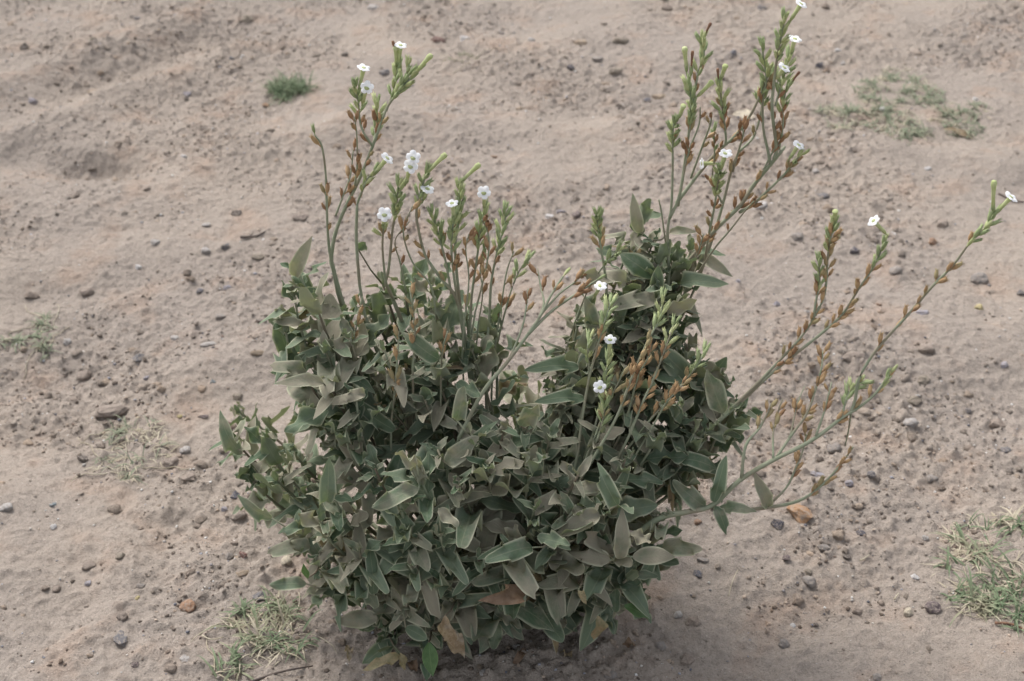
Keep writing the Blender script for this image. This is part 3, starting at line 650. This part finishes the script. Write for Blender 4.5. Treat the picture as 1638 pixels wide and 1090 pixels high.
for k, tok in enumerate(FL.split()):
    q = tok.split(','); lx, ly, bx, by = (float(v) for v in q[:4]); kd = q[4]
    yb = nearest_depth(bx, by, allp); pb = at(bx, by, yb); tocam = (CAM - pb).normalized()
    pl = at(lx, ly, yb - (.016 if kd == 'cam' else .003)); d = pl - pb; L = d.length
    fr = obj('flower', None, plant); fr.location = pb - BASE
    if kd in ('cam', 'side', 'up'): fr['label'] = 'open white five-lobed flower on pale tube'
    elif kd == 'closed': fr['label'] = 'pale yellow-green flower tube without open lobes'
    else: fr['label'] = 'withered brown flower tube'
    t_ = obj('flower_tube', TUBES['o' if kd in ('cam', 'side', 'up') else 'c' if kd == 'closed' else 'w'], fr)
    rr = .030 if kd != 'wilt' else .016; m = frame(Vector((0, 0, 0)), d, tocam, 1); t_.matrix_basis = m @ Matrix.Diagonal((rr * .8, L, rr * .8, 1))
    ca = obj('calyx', BUDS[k % 8], fr); ca.matrix_basis = frame(Vector((0, 0, 0)) - d.normalized() * .003, d, tocam, .0145)
    if kd in ('cam', 'side', 'up'):
        nd = d.normalized()
        if kd == 'cam': nd = (tocam + nd * .35 + Vector((rnd.uniform(-.15, .15), 0, .0))).normalized()
        if kd == 'up': nd = (UPV + tocam * .35).normalized()
        lm = obj('corolla', LIMB[k % 5], fr); lm.matrix_basis = frame(d, nd, UPV + Vector((rnd.uniform(-1, 1), 0, 0)), rnd.uniform(.0140, .0172))

# ------------------------------------------------------------------ stones
def stone_mesh(seed, angular):
    q = random.Random(seed); bm = bmesh.new()
    if angular:
        for _ in range(15):
            v = Vector((q.gauss(0, 1), q.gauss(0, 1), q.gauss(0, 1))).normalized(); bm.verts.new(v * q.uniform(.8, 1.08))
        r = bmesh.ops.convex_hull(bm, input=bm.verts); bmesh.ops.delete(bm, geom=[e for e in r['geom_interior'] if isinstance(e, bmesh.types.BMVert)], context='VERTS')
        bmesh.ops.triangulate(bm, faces=list(bm.faces)); bmesh.ops.subdivide_edges(bm, edges=list(bm.edges), cuts=2, use_grid_fill=True)
        o3 = Vector((q.uniform(0, 50), q.uniform(0, 50), 0))
        for v in bm.verts: v.co *= 1 + .16 * mn.noise(v.co * 1.6 + o3) + .10 * mn.noise(v.co * 4 + o3)
    else:
        bmesh.ops.create_icosphere(bm, subdivisions=4, radius=1); o3 = Vector((q.uniform(0, 50), q.uniform(0, 50), 0))
        for v in bm.verts: v.co *= 1 + .42 * mn.noise(v.co * 1.0 + o3) + .16 * mn.noise(v.co * 2.3 + o3) + .06 * mn.noise(v.co * 5 + o3)
    xs = [v.co for v in bm.verts]; sx = max(c.x for c in xs) - min(c.x for c in xs); sy = max(c.y for c in xs) - min(c.y for c in xs); sz = max(c.z for c in xs) - min(c.z for c in xs)
    for v in bm.verts: v.co = Vector((v.co.x / sx, v.co.y / sy, v.co.z / sz))
    me = bpy.data.meshes.new('stone'); bm.to_mesh(me); bm.free()
    if not angular: me.shade_smooth()
    me.materials.append(MAT['stone']); return me
k = M('stone'); oi = k.n('ObjectInfo'); tc = k.n('TexCoord').outputs['Object']
c = k.mix(k.rng(k.noise(4, 4, .6, tc), .3, .7, 0, .35), oi.outputs['Color'], k.mix(1., oi.outputs['Color'], (.55, .52, .5), 'MULTIPLY'))
c = k.mix(k.math('MULTIPLY', k.rng(k.noise(5, 5, .75, tc), .42, .62), .75), c, (.35, .295, .250))      # clinging sand
k.l(c, k.b.inputs['Base Color']); k.b.inputs['Roughness'].default_value = .8; k.b.inputs['Specular IOR Level'].default_value = .25
k.l(k.bump(k.noise(9, 5, .75, tc), .9, .004), k.b.inputs['Normal']); MAT['stone'] = k.m
SM = {True: [stone_mesh(s, True) for s in range(10)], False: [stone_mesh(s, False) for s in range(8)]}
C = dict(slate=(.115, .125, .150), blue=(.085, .10, .145), navy=(.045, .052, .085), grey=(.24, .235, .235), pale=(.50, .48, .47), white=(.74, .73, .74), cream=(.62, .55, .42), tan=(.38, .29, .20),
         brown=(.20, .145, .11), dark=(.065, .055, .052), red=(.19, .075, .065), rust=(.34, .19, .11), orange=(.42, .235, .115), yellow=(.55, .46, .20), purple=(.135, .10, .115), lilac=(.36, .35, .41), clod=(.25, .195, .16), olive=(.22, .19, .13), teal=(.16, .21, .24))
# px, py, width px, depth/width, height/width, colour, a=angular r=round, turn, label
STN = '''192,1023,22,1.55,.6,slate,a,10,slate grey oblong stone alone near the bottom left corner
414,954,27,.7,.45,slate,a,25,blue-grey flat chip just above the bottom left grass tuft
387,918,29,.42,.36,tan,r,12,tan finger-shaped stone left of the shrub's lowest leaves
301,972,27,.95,.7,rust,r,0,tan-orange rounded stone between two slate chips at lower left
389,889,17,.8,.7,red,a,20,dark red stone left of the shrub, above the finger-shaped stone
367,891,17,.7,.6,grey,a,70,dull grey stone touching the dark red one
297,1055,16,1.1,.6,pale,a,40,pale grey chip below the tan-orange rounded stone
225,938,16,.7,.7,grey,a,15,grey wedge above the oblong slate stone
141,933,12,.8,.6,lilac,r,0,small lilac-grey pebble beside a soil ridge at lower left
142,906,21,1.0,.7,clod,r,0,soil-coated lump above the lilac-grey pebble
193,890,16,1.0,.8,olive,r,0,olive-grey lump in the lower left sand
86,844,11,1.0,.8,white,r,0,round white pebble near the left edge, lower part
85,808,13,.8,.6,teal,a,0,bluish chip above the round white pebble
9,813,24,.8,.6,pale,r,0,pale stone cut by the left edge
216,1064,13,.9,.6,purple,r,0,small purplish pebble under the oblong slate stone
274,1071,23,.8,.6,brown,r,0,grey-brown stone at the bottom edge beside a pale chip
375,870,15,.6,.6,brown,r,0,small brown lump above the dark red stone
72,940,13,.9,.8,brown,r,0,brown lump of a pair near the left bottom
91,942,14,1.,.8,clod,r,0,sandy lump of a pair near the left bottom
196,988,19,.9,.8,clod,r,0,reddish crumb above the oblong slate stone
220,958,9,1.,.7,yellow,r,0,tiny yellow pebble at lower left
220,575,20,.9,.6,slate,a,30,blue-grey stone right of the left edge tufts
234,601,12,.9,.6,lilac,a,0,lilac-blue chip just below the blue-grey stone
340,612,10,.8,.7,teal,a,0,teal chip left of the shrub's middle
380,637,17,.9,.85,olive,r,0,dark olive round pebble left of the shrub
118,641,21,.5,.4,brown,r,20,flat brown sliver on smooth sand at left
135,600,23,.9,.7,clod,r,0,crusty lump right of the smooth sand dent
288,667,10,.8,.7,yellow,r,0,yellow pebble above the straw-coloured tuft
325,667,17,.4,.4,purple,a,-5,flat purple sliver right of the yellow pebble
296,721,19,.9,.7,pale,r,0,pale grey stone right of the straw-coloured tuft
133,735,19,.9,.8,dark,a,0,dark stone left of the straw-coloured tuft
179,660,58,.5,.35,clod,r,8,long soil crust above the straw-coloured tuft
301,765,26,.8,.6,clod,a,0,reddish crust below the pale grey stone
376,793,17,.9,.8,blue,a,0,slate blue stone beside the shrub's leftmost shoot
360,815,15,.5,.4,lilac,a,0,flat grey chip under the slate blue stone at the shrub's left
366,684,17,1.,.9,red,a,0,red-brown stone behind the leftmost shoot's tip
275,743,27,.8,.7,clod,r,0,sandy lump under the pale grey stone
381,826,28,.6,.6,clod,r,0,crumbly brown lump next to the shrub's leftmost stem
378,343,17,.8,.75,dark,a,0,near-black stone left of the tall left flower stalks
329,362,17,.5,.5,pale,a,5,flat pale stone left of the near-black one
248,389,17,.8,.7,pale,r,0,pinkish pale pebble in the left middle
329,403,15,.9,.9,pale,r,0,pale rounded stone beside a blue-grey pair mate
360,395,17,.8,.7,slate,a,0,blue-grey stone right of the pale rounded stone
413,413,22,.6,.5,olive,r,15,olive-brown stone near the left leaf tops
221,427,11,.7,.6,white,a,0,bright white chip in a dark hollow at left
49,472,26,.5,.5,brown,a,12,dark elongated stone above the left edge tuft
363,461,15,.6,.5,lilac,r,0,lilac-white flat pebble left of the shrub
320,466,12,.9,.7,blue,a,0,small blue chip left of the lilac-white pebble
279,542,15,.8,.7,pale,r,0,pale pebble in the sand at centre left
352,508,17,.8,.7,grey,r,0,grey lump left of the upper left foliage
418,515,17,.7,.6,dark,a,0,dark chip touching the left foliage
413,568,25,.4,.4,tan,r,15,tan sliver left of a dark green leaf
234,304,17,.7,.6,brown,a,20,dark brown stone above the pinkish pale pebble
333,550,28,.4,.35,pale,r,15,long pale flat stone left of the foliage
108,550,14,.8,.8,pale,r,0,pale pebble right of the grey-green left tuft
138,466,28,.8,.5,clod,r,0,broad crumbly clod right of the dark elongated stone
52,164,14,.9,.9,lilac,r,0,pale blue round pebble in the upper left rut
220,30,13,.6,.7,blue,a,20,blue chip near the top left edge
298,145,13,.8,.8,lilac,a,0,blue and white chip on the upper left ridge
297,159,10,.8,.8,dark,a,0,dark chip under the blue and white one
146,66,19,.7,.6,olive,r,0,brown lump in the top left sand
37,76,15,.9,1.0,dark,a,0,dark grey pointed stone in the top left
395,32,19,.8,.8,olive,r,0,grey-brown lump right of the top left blue chip
294,252,12,.6,.6,white,r,0,white flat pebble in the upper left sand
371,99,9,.7,.7,blue,a,0,tiny blue chip left of the round green tuft
425,172,14,.6,.5,orange,a,0,orange chip under the round green tuft
702,66,23,.8,.7,red,a,35,dark red stone behind the top of the left flower stalks
743,63,17,.8,.9,white,a,0,white angular stone right of the dark red one
615,118,18,.8,.7,slate,r,0,slate pebble between the upper left flower clusters
551,88,13,.8,.7,dark,r,0,dark pebble above the upper left flowers
802,55,10,.7,.7,blue,a,0,blue chip near the top middle
850,66,13,.8,.7,pale,r,0,pale pebble in the top middle sand
879,348,15,.8,.8,white,r,0,white pebble behind the middle gap
897,339,17,.5,.5,lilac,r,0,flat grey-blue stone next to the white pebble
922,344,15,1.,.9,purple,r,0,dark purple round pebble near a pale bud tip
480,350,26,.7,.5,clod,r,0,grey soil lump left of the left flower stalks
714,278,15,.9,.9,clod,r,0,small brown lump beside the pale flower tube
790,251,12,.5,.5,rust,a,0,rusty sliver above the middle flowers
1185,187,38,.9,.5,cream,a,0,large off-white stone behind the tall flower stalks
912,110,14,.8,.8,navy,a,0,dark blue stone in the top middle
954,97,19,.9,.8,grey,a,0,grey lump right of the dark blue stone
1172,84,12,.7,.7,blue,a,0,blue pebble between the two tall stalk tops
1310,104,15,.8,.8,blue,a,0,slate blue pebble right of the tall stalks
1067,15,19,.7,.6,brown,r,0,brown stone at the top edge
1219,12,19,.7,.7,slate,a,0,grey-blue stone at the top edge by the tallest flower
1320,13,15,.8,.8,brown,a,0,dark brown stone at the top edge right of the tallest flower
985,120,23,.6,.6,olive,a,15,brown sliver left of the tall stalks
994,68,29,.5,.4,olive,r,5,flat grey-brown stone in the top middle
929,69,23,.7,.5,tan,r,0,tan flat stone above the dark blue one
1340,82,11,.8,.8,white,r,0,white pebble of a pair right of the tall stalks
1348,100,10,.9,.8,pale,r,0,pinkish pebble of a pair right of the tall stalks
1034,161,13,.6,.5,blue,a,0,blue chip in a dent left of the tall stalks
1056,156,27,.5,.4,tan,r,-5,orange-tan flat stone left of the tall stalks
1304,274,11,.8,.7,pale,r,0,pale bluish pebble right of the brown capsule cluster
1180,451,9,.8,.8,lilac,r,0,tiny bluish pebble right of the upper right leaves
1242,488,15,.8,.8,lilac,a,0,lilac pebble left of the right flower stalks
1215,329,30,.6,.4,pale,r,0,pale flat stone under the brown capsule branch
1274,379,23,.7,.7,grey,a,20,grey stone below the pale flat stone
1315,315,25,.6,.5,slate,r,0,grey-blue smooth stone right of the capsule branch
1566,449,32,.75,.7,grey,r,0,grey-brown rounded stone right of the longest flower stalk
1566,494,16,.8,.8,yellow,r,0,yellow stone under the grey-brown rounded one
1431,436,21,.8,.8,grey,r,0,grey rounded stone between the two right stalks
1491,389,14,.9,.8,rust,r,0,red-brown pebble left of the longest stalk's top
1366,402,17,.7,.7,navy,a,0,dark blue pebble between two bud tips at right
1476,500,23,.6,.5,lilac,r,0,lilac flat stone touching the longest stalk
1632,470,15,.8,.7,slate,a,0,blue-grey stone cut by the right edge
1484,270,13,.6,.5,white,r,0,white flat pebble below the upper right grass
1405,488,11,.7,.7,rust,a,0,small rusty pebble at right
1509,360,22,.8,.7,clod,r,0,sandy lump left of the longest stalk's buds
1456,677,25,.65,.6,pale,r,8,whitish stone in the open sand at right
1477,607,21,.8,.7,olive,r,0,grey-brown stone above the whitish one
1460,639,25,.7,.6,olive,a,-20,dark olive stone directly above the whitish one
1548,660,12,1.,.9,slate,r,0,round slate pebble near the right edge
1595,680,29,.6,.6,brown,a,-20,brown stone right of the round slate pebble
1609,721,19,.8,.7,slate,r,0,dull blue-grey stone near the right edge
1393,765,15,.9,.8,slate,r,0,round slate blue pebble right of the lowest capsule stalk
1308,758,23,.55,.6,lilac,a,0,grey-blue flat stone between the low capsule stalks
1280,822,42,.95,.75,orange,a,35,large orange sandstone chunk under the lowest stalk
1242,840,21,.9,.9,navy,a,0,dark blue stone left of the orange chunk
1378,856,19,.9,.8,navy,a,30,dark blue stone right of the orange chunk
1358,774,15,.9,.9,lilac,r,0,lilac-grey lump under the lowest capsules
1490,768,21,.9,.8,grey,r,0,grey lump in the right sand
1334,721,26,.8,.7,grey,r,0,grey-brown stone behind the low capsule stalks
1366,574,40,.6,.5,clod,r,0,large grey soil lump behind the low right stalks
1607,585,15,.8,.7,lilac,r,0,bluish pebble near the right edge
1481,563,27,.6,.6,clod,r,0,brown soil lump below the long stalk
1318,878,19,.9,.8,grey,a,0,grey crumbly stone under the orange chunk
1294,932,25,.9,.7,grey,r,0,grey stone in a group below the orange chunk
1293,914,13,1.,1.,olive,r,0,ochre-brown pebble resting against the grey stone
1258,895,15,.8,.7,purple,a,0,dark purple chip below the dark blue stone
1354,891,13,.9,.8,dark,a,0,small black stone below the dark blue one
1492,975,29,.85,.8,purple,r,0,purple-brown rounded stone beside the right grass tuft
1453,981,16,.9,.85,cream,r,0,cream round pebble left of the purple-brown stone
1463,924,16,.7,.6,white,a,0,white chip left of the right grass tuft
1253,1031,19,.9,.6,grey,r,0,half-buried grey stone in the lower right sand
1373,977,19,.7,.6,brown,r,0,brown lump left of the cream pebble
1480,862,13,.8,.8,pale,r,0,pale pebble above the right grass tuft
1305,999,11,.7,.7,dark,a,0,dark brown pebble below the stone group
1268,1001,10,1.,.8,white,r,0,tiny white pebble in the lower right sand
1116,921,15,1.1,.9,blue,a,0,blue stone right of the shrub's lowest leaves
1123,897,20,.8,.6,grey,a,0,grey stone just above the blue one by the shrub
1084,985,15,.9,.8,pale,r,0,pale grey pebble right of the yellowing leaf
1108,997,25,.8,.6,brown,r,0,dark brown lump right of the pale grey pebble
1098,1057,24,.9,.7,brown,a,0,dark lump at the bottom right of the shrub
1057,1034,19,.9,.7,grey,r,0,grey lump below the yellowing leaf
1116,836,13,.9,.8,rust,r,0,orange-brown pebble under the lowest flower stem
977,1080,25,.7,.6,grey,r,0,grey stone at the bottom edge under the shrub
825,1036,11,.9,.8,pale,r,0,pale pebble in the shade under the shrub
773,1077,12,.9,.8,pale,r,0,pale pebble at the bottom edge under the shrub
458,897,19,1.,.8,cream,r,0,cream stone touching the shrub's left lower leaves
1402,1084,16,.8,.6,grey,r,0,grey stone at the bottom edge right of the middle
598,14,22,.6,.5,pale,r,0,pale flat stone at the top edge left of the middle
1290,500,12,.7,.6,pale,r,0,pale chip behind the twin capsule stalks
1468,635,10,.7,.6,pale,r,0,small pale chip touching the dark olive stone
1560,160,10,.8,.7,white,a,0,white chip in the upper right beyond the grass
1412,176,14,.7,.6,white,r,0,white pebble inside the upper right grass patch'''
for li, ln in enumerate(STN.split('\n')):
    px, py, wd, dr, hr, cn, ty, turn, lab = ln.split(',', 8); px, py, wd, dr, hr, turn = (float(v) for v in (px, py, wd, dr, hr, turn))
    p = atg(px, py); z = gz(p.x, p.y)
    for _ in range(2):
        r = ray(px, py); p = CAM + r * ((z - CAM.z) / r.z); z = gz(p.x, p.y)
    W = wd * mpp(p); ang = ty == 'a'
    o = obj('pebble' if wd < 18 else 'soil_lump' if cn == 'clod' else 'stone', SM[ang][li % (10 if ang else 8)], None, lab, 'pebble' if wd < 18 else 'soil lump' if cn == 'clod' else 'stone', 'loose stones on the sand')
    o.location = (p.x, p.y, z + W * hr * .06); o.scale = (W, W * dr * 1.15, W * hr)
    o.rotation_euler = (R(rnd.uniform(-9, 9)), R(rnd.uniform(-9, 9)), R(turn + (rnd.uniform(-20, 20) if turn == 0 else 0))); mixf = .45 if cn in ('olive', 'brown', 'grey', 'clod') else .22 if cn in ('dark', 'slate', 'purple') else .1; cc = [a * (1 - mixf) + b * mixf for a, b in zip(C[cn], (.32, .275, .24))]; j = rnd.uniform(.9, 1.12); o.color = (cc[0] * j, cc[1] * j, cc[2] * j, 1)

# ------------------------------------------------------------------ grass
MAT['grass'] = simple('grass_blade', (.135, .185, .105), (.19, .23, .14), 40, .7, .2, .2, c3=(.34, .31, .22)); MAT['straw'] = simple('dry_straw', (.50, .45, .35), (.40, .35, .26), 40, .8, .15, .15)
MAT['greygrass'] = simple('grey_green_blade', (.20, .235, .155), (.28, .29, .21), 40, .7, .2, .2)
def blade(MV, MF, p, az, L, lean, wd, q, bend=1.0):
    d = Vector((math.cos(az), math.sin(az), 0)); sd = Vector((-math.sin(az), math.cos(az), 0)); b = len(MV); n = 5; c = Vector(p); el = lean; tw = q.uniform(-.5, .5)
    for k in range(n + 1):
        t = k / n; w_ = wd * .5 * (1 - t ** 2.2) + .00015; s2 = (sd * math.cos(tw * t) + UPV * math.sin(tw * t)); nn = (UPV * math.cos(el) - d * math.sin(el))
        MV += [c - s2 * w_ + nn * w_ * .35, c, c + s2 * w_ + nn * w_ * .35]; c = c + (d * math.cos(el) + UPV * math.sin(el)) * (L / n); el -= bend * (.20 + .25 * t)
        az2 = q.uniform(-.12, .12); d = (d + sd * az2).normalized()
        if c.z < p[2] - .001: c.z = p[2] - .001; el = max(el, .0)
    for k in range(n):
        i = b + 3 * k; MF += [(i, i + 1, i + 4, i + 3), (i + 1, i + 2, i + 5, i + 4)]
def tuft(label, centre, clumps, ng, ns, Lr, wd, seed, big=0, matg='grass', group=None, spread=.012, lean=(.4, 1.35)):
    q = random.Random(seed); c0 = atg(*centre); z0 = gz(c0.x, c0.y); root = obj('grass_tuft', None, None, label, 'grass tuft', group or 'grass tufts on the sand'); root.location = (c0.x, c0.y, z0); B = root.location.copy()
    cl = []
    for (a, b, rr) in clumps:
        p = atg(a, b); cl.append((p, rr * mpp(p) * (1.8 if 'ring of' in label else 1.25)))
    def spot():
        p, rr = q.choice(cl); a = q.uniform(0, 6.28); r = rr * math.sqrt(q.random()); x, y = p.x + r * math.cos(a), p.y + r * math.sin(a) * 1.2; return Vector((x, y, gz(x, y) - .001)) - B
    def part(nm, n, mat, Ls, ln, w_, bend):
        if n == 0: return
        MV = []; MF = []
        j = 0
        while j < n:
            p = spot(); m = q.randint(3, 7)
            for _ in range(m): blade(MV, MF, p + Vector((q.uniform(-.004, .004), q.uniform(-.004, .004), 0)), q.uniform(0, 6.28), q.uniform(*Ls), q.uniform(*ln), w_ * q.uniform(.6, 1.2), q, bend); j += 1
        obj(nm, mesh_np(nm, [tuple(v) for v in MV], MF, mat), root, kind='stuff')
    part('green_blades', ng, MAT[matg], Lr, lean, wd, 1.0); part('dry_straw', ns, MAT['straw'], (Lr[0] * .6, Lr[1] * .9), (.02, .6), wd * .7, .8)
    for _ in range(min(6, max(2, len(cl)))):      # creeping runners
        MV = []; MF = []; p = spot(); P = [p]; a = q.uniform(0, 6.28)
        for k in range(6): a += q.uniform(-.5, .5); nx_ = P[-1] + Vector((math.cos(a), math.sin(a), 0)) * .012; nx_.z = gz(nx_.x + B.x, nx_.y + B.y) - B.z + .002; P.append(nx_)
        tube(MV, MF, P, .0008, .0005, 5)
        obj('runner', mesh_np('runner', [tuple(v) for v in MV], MF, MAT['straw']), root)
    for k in range(big):
        MV = []; MF = []; p = spot(); blade(MV, MF, Vector((0, 0, 0)), q.uniform(0, 6.28), q.uniform(Lr[1] * .8, Lr[1] * 1.35), q.uniform(.35, 1.2), wd * 1.25, q); o = obj('blade', mesh_np('blade', [tuple(v) for v in MV], MF, MAT[matg if q.random() < .75 else 'straw']), root); o.location = p
tuft('small round dense green grass tuft in the upper left', (458, 140), [(458, 140, 22), (445, 138, 14), (478, 138, 14), (460, 145, 18)], 330, 30, (.022, .05), .0024, 1, lean=(.3, 1.3))
tuft('thin flat green sprig near the top middle', (752, 92), [(745, 92, 14), (765, 92, 10), (717, 98, 5)], 50, 10, (.01, .02), .002, 2, lean=(.05, .6))
tuft('sprawling ring of creeping grass in the upper right', (1450, 180), [(1440, 112, 14), (1420, 125, 8), (1400, 138, 12), (1385, 150, 10), (1392, 162, 8), (1472, 128, 12), (1490, 140, 12), (1480, 160, 10), (1500, 160, 14), (1512, 172, 10), (1325, 180, 8), (1345, 180, 8), (1365, 188, 12), (1385, 182, 10), (1400, 198, 14), (1420, 210, 14), (1438, 195, 14), (1440, 222, 12), (1455, 210, 12), (1470, 215, 10), (1530, 182, 12), (1555, 198, 12), (1565, 172, 10), (1575, 185, 8), (1340, 205, 10), (1430, 165, 10), (1462, 188, 14), (1412, 180, 10), (1450, 145, 8), (1535, 205, 10), (1500, 195, 10)], 1250, 900, (.014, .034), .0026, 3, matg='greygrass', lean=(.1, 1.0))
tuft('grey-green grass tuft near the left edge', (68, 525), [(68, 505, 10), (72, 520, 12), (60, 535, 14), (66, 548, 10)], 130, 40, (.012, .028), .0022, 4, matg='greygrass', lean=(.1, 1.0))
tuft('low green tuft cut by the left edge', (12, 542), [(8, 540, 12), (25, 545, 10), (-8, 540, 10)], 80, 15, (.012, .026), .0022, 5, matg='greygrass', lean=(.1, 1.0))
tuft('sparse straw-coloured grass tuft in the left sand', (215, 708), [(195, 685, 14), (185, 700, 14), (240, 690, 14), (255, 715, 16), (210, 740, 14), (200, 755, 10), (225, 680, 20), (165, 732, 10)], 90, 230, (.014, .034), .0018, 6, matg='greygrass', lean=(.1, 1.1))
tuft('green and straw grass tuft at the shrub\'s lower left', (430, 1000), [(380, 1000, 14), (400, 985, 14), (440, 970, 16), (460, 990, 16), (425, 1020, 22), (450, 1040, 22), (400, 1040, 22), (370, 1065, 18), (470, 1015, 20), (350, 1085, 16)], 190, 330, (.018, .036), .0022, 7, big=34, lean=(.15, 1.1))
tuft('wide green and straw grass tuft at the lower right edge', (1575, 930), [(1565, 845, 12), (1610, 840, 14), (1630, 850, 14), (1535, 870, 12), (1545, 890, 14), (1520, 910, 12), (1560, 900, 20), (1600, 890, 20), (1545, 960, 22), (1580, 960, 24), (1615, 970, 22), (1560, 975, 18), (1630, 930, 20), (1600, 940, 20), (1625, 1000, 14)], 320, 560, (.018, .038), .0023, 8, big=46, lean=(.1, 1.1))

# ------------------------------------------------------------------ litter: straws, a dark twig, a pale fallen leaf
def litter(name, label, cat, pts, r, mat, z=.003):
    P = []
    for a, b in pts:
        p = atg(a, b); p.z = gz(p.x, p.y) + z; P.append(p)
    o0 = P[0].copy(); P = smooth_line([p - o0 for p in P], 4); MV = []; MF = []; tube(MV, MF, P, r, r * .55, 6); o = obj(name, mesh_np(name, [tuple(v) for v in MV], MF, mat), None, label, cat); o.location = o0
MAT['twig'] = simple('dark_twig', (.075, .06, .055), (.12, .095, .08), 60)
litter('twig', 'dark thin curved twig on the sand at the bottom edge, under the lower left tuft', 'twig', [(400, 1092), (445, 1082), (480, 1074), (500, 1064)], .0016, MAT['twig'])
litter('straw', 'short pale straw lying in the lower right sand', 'straw', [(1376, 894), (1384, 889), (1391, 885)], .0012, MAT['straw'])
litter('straw', 'tiny pale straw left of the cream pebble', 'straw', [(1431, 957), (1435, 951), (1438, 946)], .0011, MAT['straw'])
litter('straw', 'thin bent stalk standing out right of the shrub\'s lowest leaves', 'straw', [(1165, 955), (1172, 935), (1180, 915)], .0007, MAT['straw'], .006)
litter('straw', 'curved straw left of the lower left tuft', 'straw', [(324, 1022), (338, 1029), (358, 1026)], .0010, MAT['straw'])
litter('twig', 'dark sliver of twig right of the longest stalk\'s white flower', 'twig', [(1598, 306), (1620, 314), (1640, 318)], .0025, MAT['twig'])
litter('twig', 'rust-brown twig at the edge of the lower right tuft', 'twig', [(1590, 1004), (1615, 1006), (1640, 1016)], .0018, MAT['wilt'])
litter('twig', 'dark broken twig in the sand left of the upper left foliage', 'twig', [(385, 386), (410, 383), (432, 374)], .0022, MAT['twig'])
p = atg(1525, 207); z = gz(p.x, p.y); v, f, a = leaf_variant(5, .25, .5, .4, .2); o = obj('fallen_leaf', mesh_fast('fallen_leaf', v, f, MAT['dead'], True, a, 'leaf'), None, 'pale narrow fallen leaf below the upper right grass patch', 'leaf')
o.location = (p.x - .02, p.y, z + .008); o.rotation_euler = (0, 0, R(-105)); o.scale = (.075, .075, .075)

# dry leaves dropped round the foot of the shrub
for i_, (fx, fy, fw, tn, lab) in enumerate([(660, 1066, 44, 20, 'dry curled fallen leaf under the shrub\'s clean green leaf'), (610, 1062, 40, 80, 'tan fallen leaf on the sand at the shrub\'s lower left foot'),
        (830, 1058, 38, 140, 'dry fallen leaf in the shade below the middle of the shrub'), (905, 1046, 34, 30, 'small tan fallen leaf under the shrub right of the middle'), (1010, 1030, 36, -60, 'crumpled fallen leaf beside the yellowing leaf'), (560, 1050, 34, 200, 'small dry fallen leaf between the lower left tuft and the shrub')]):
    p = atg(fx, fy); z = gz(p.x, p.y); v, f, a = leaf_variant(300 + i_, .4, .9, .5, 1.1); v = v - np.array([0, .5, 0]); o = obj('fallen_leaf', mesh_fast('fallen_leaf', v, f, MAT['dead' if i_ % 2 else 'brown'], True, a, 'leaf'), None, lab, 'leaf', 'dry leaves dropped under the shrub')
    o.location = (p.x, p.y, z + .010); o.rotation_euler = (R(rnd.uniform(-12, 12)), R(rnd.uniform(-20, 20)), R(tn)); q_ = fw * mpp(p); o.scale = (q_, q_, q_)
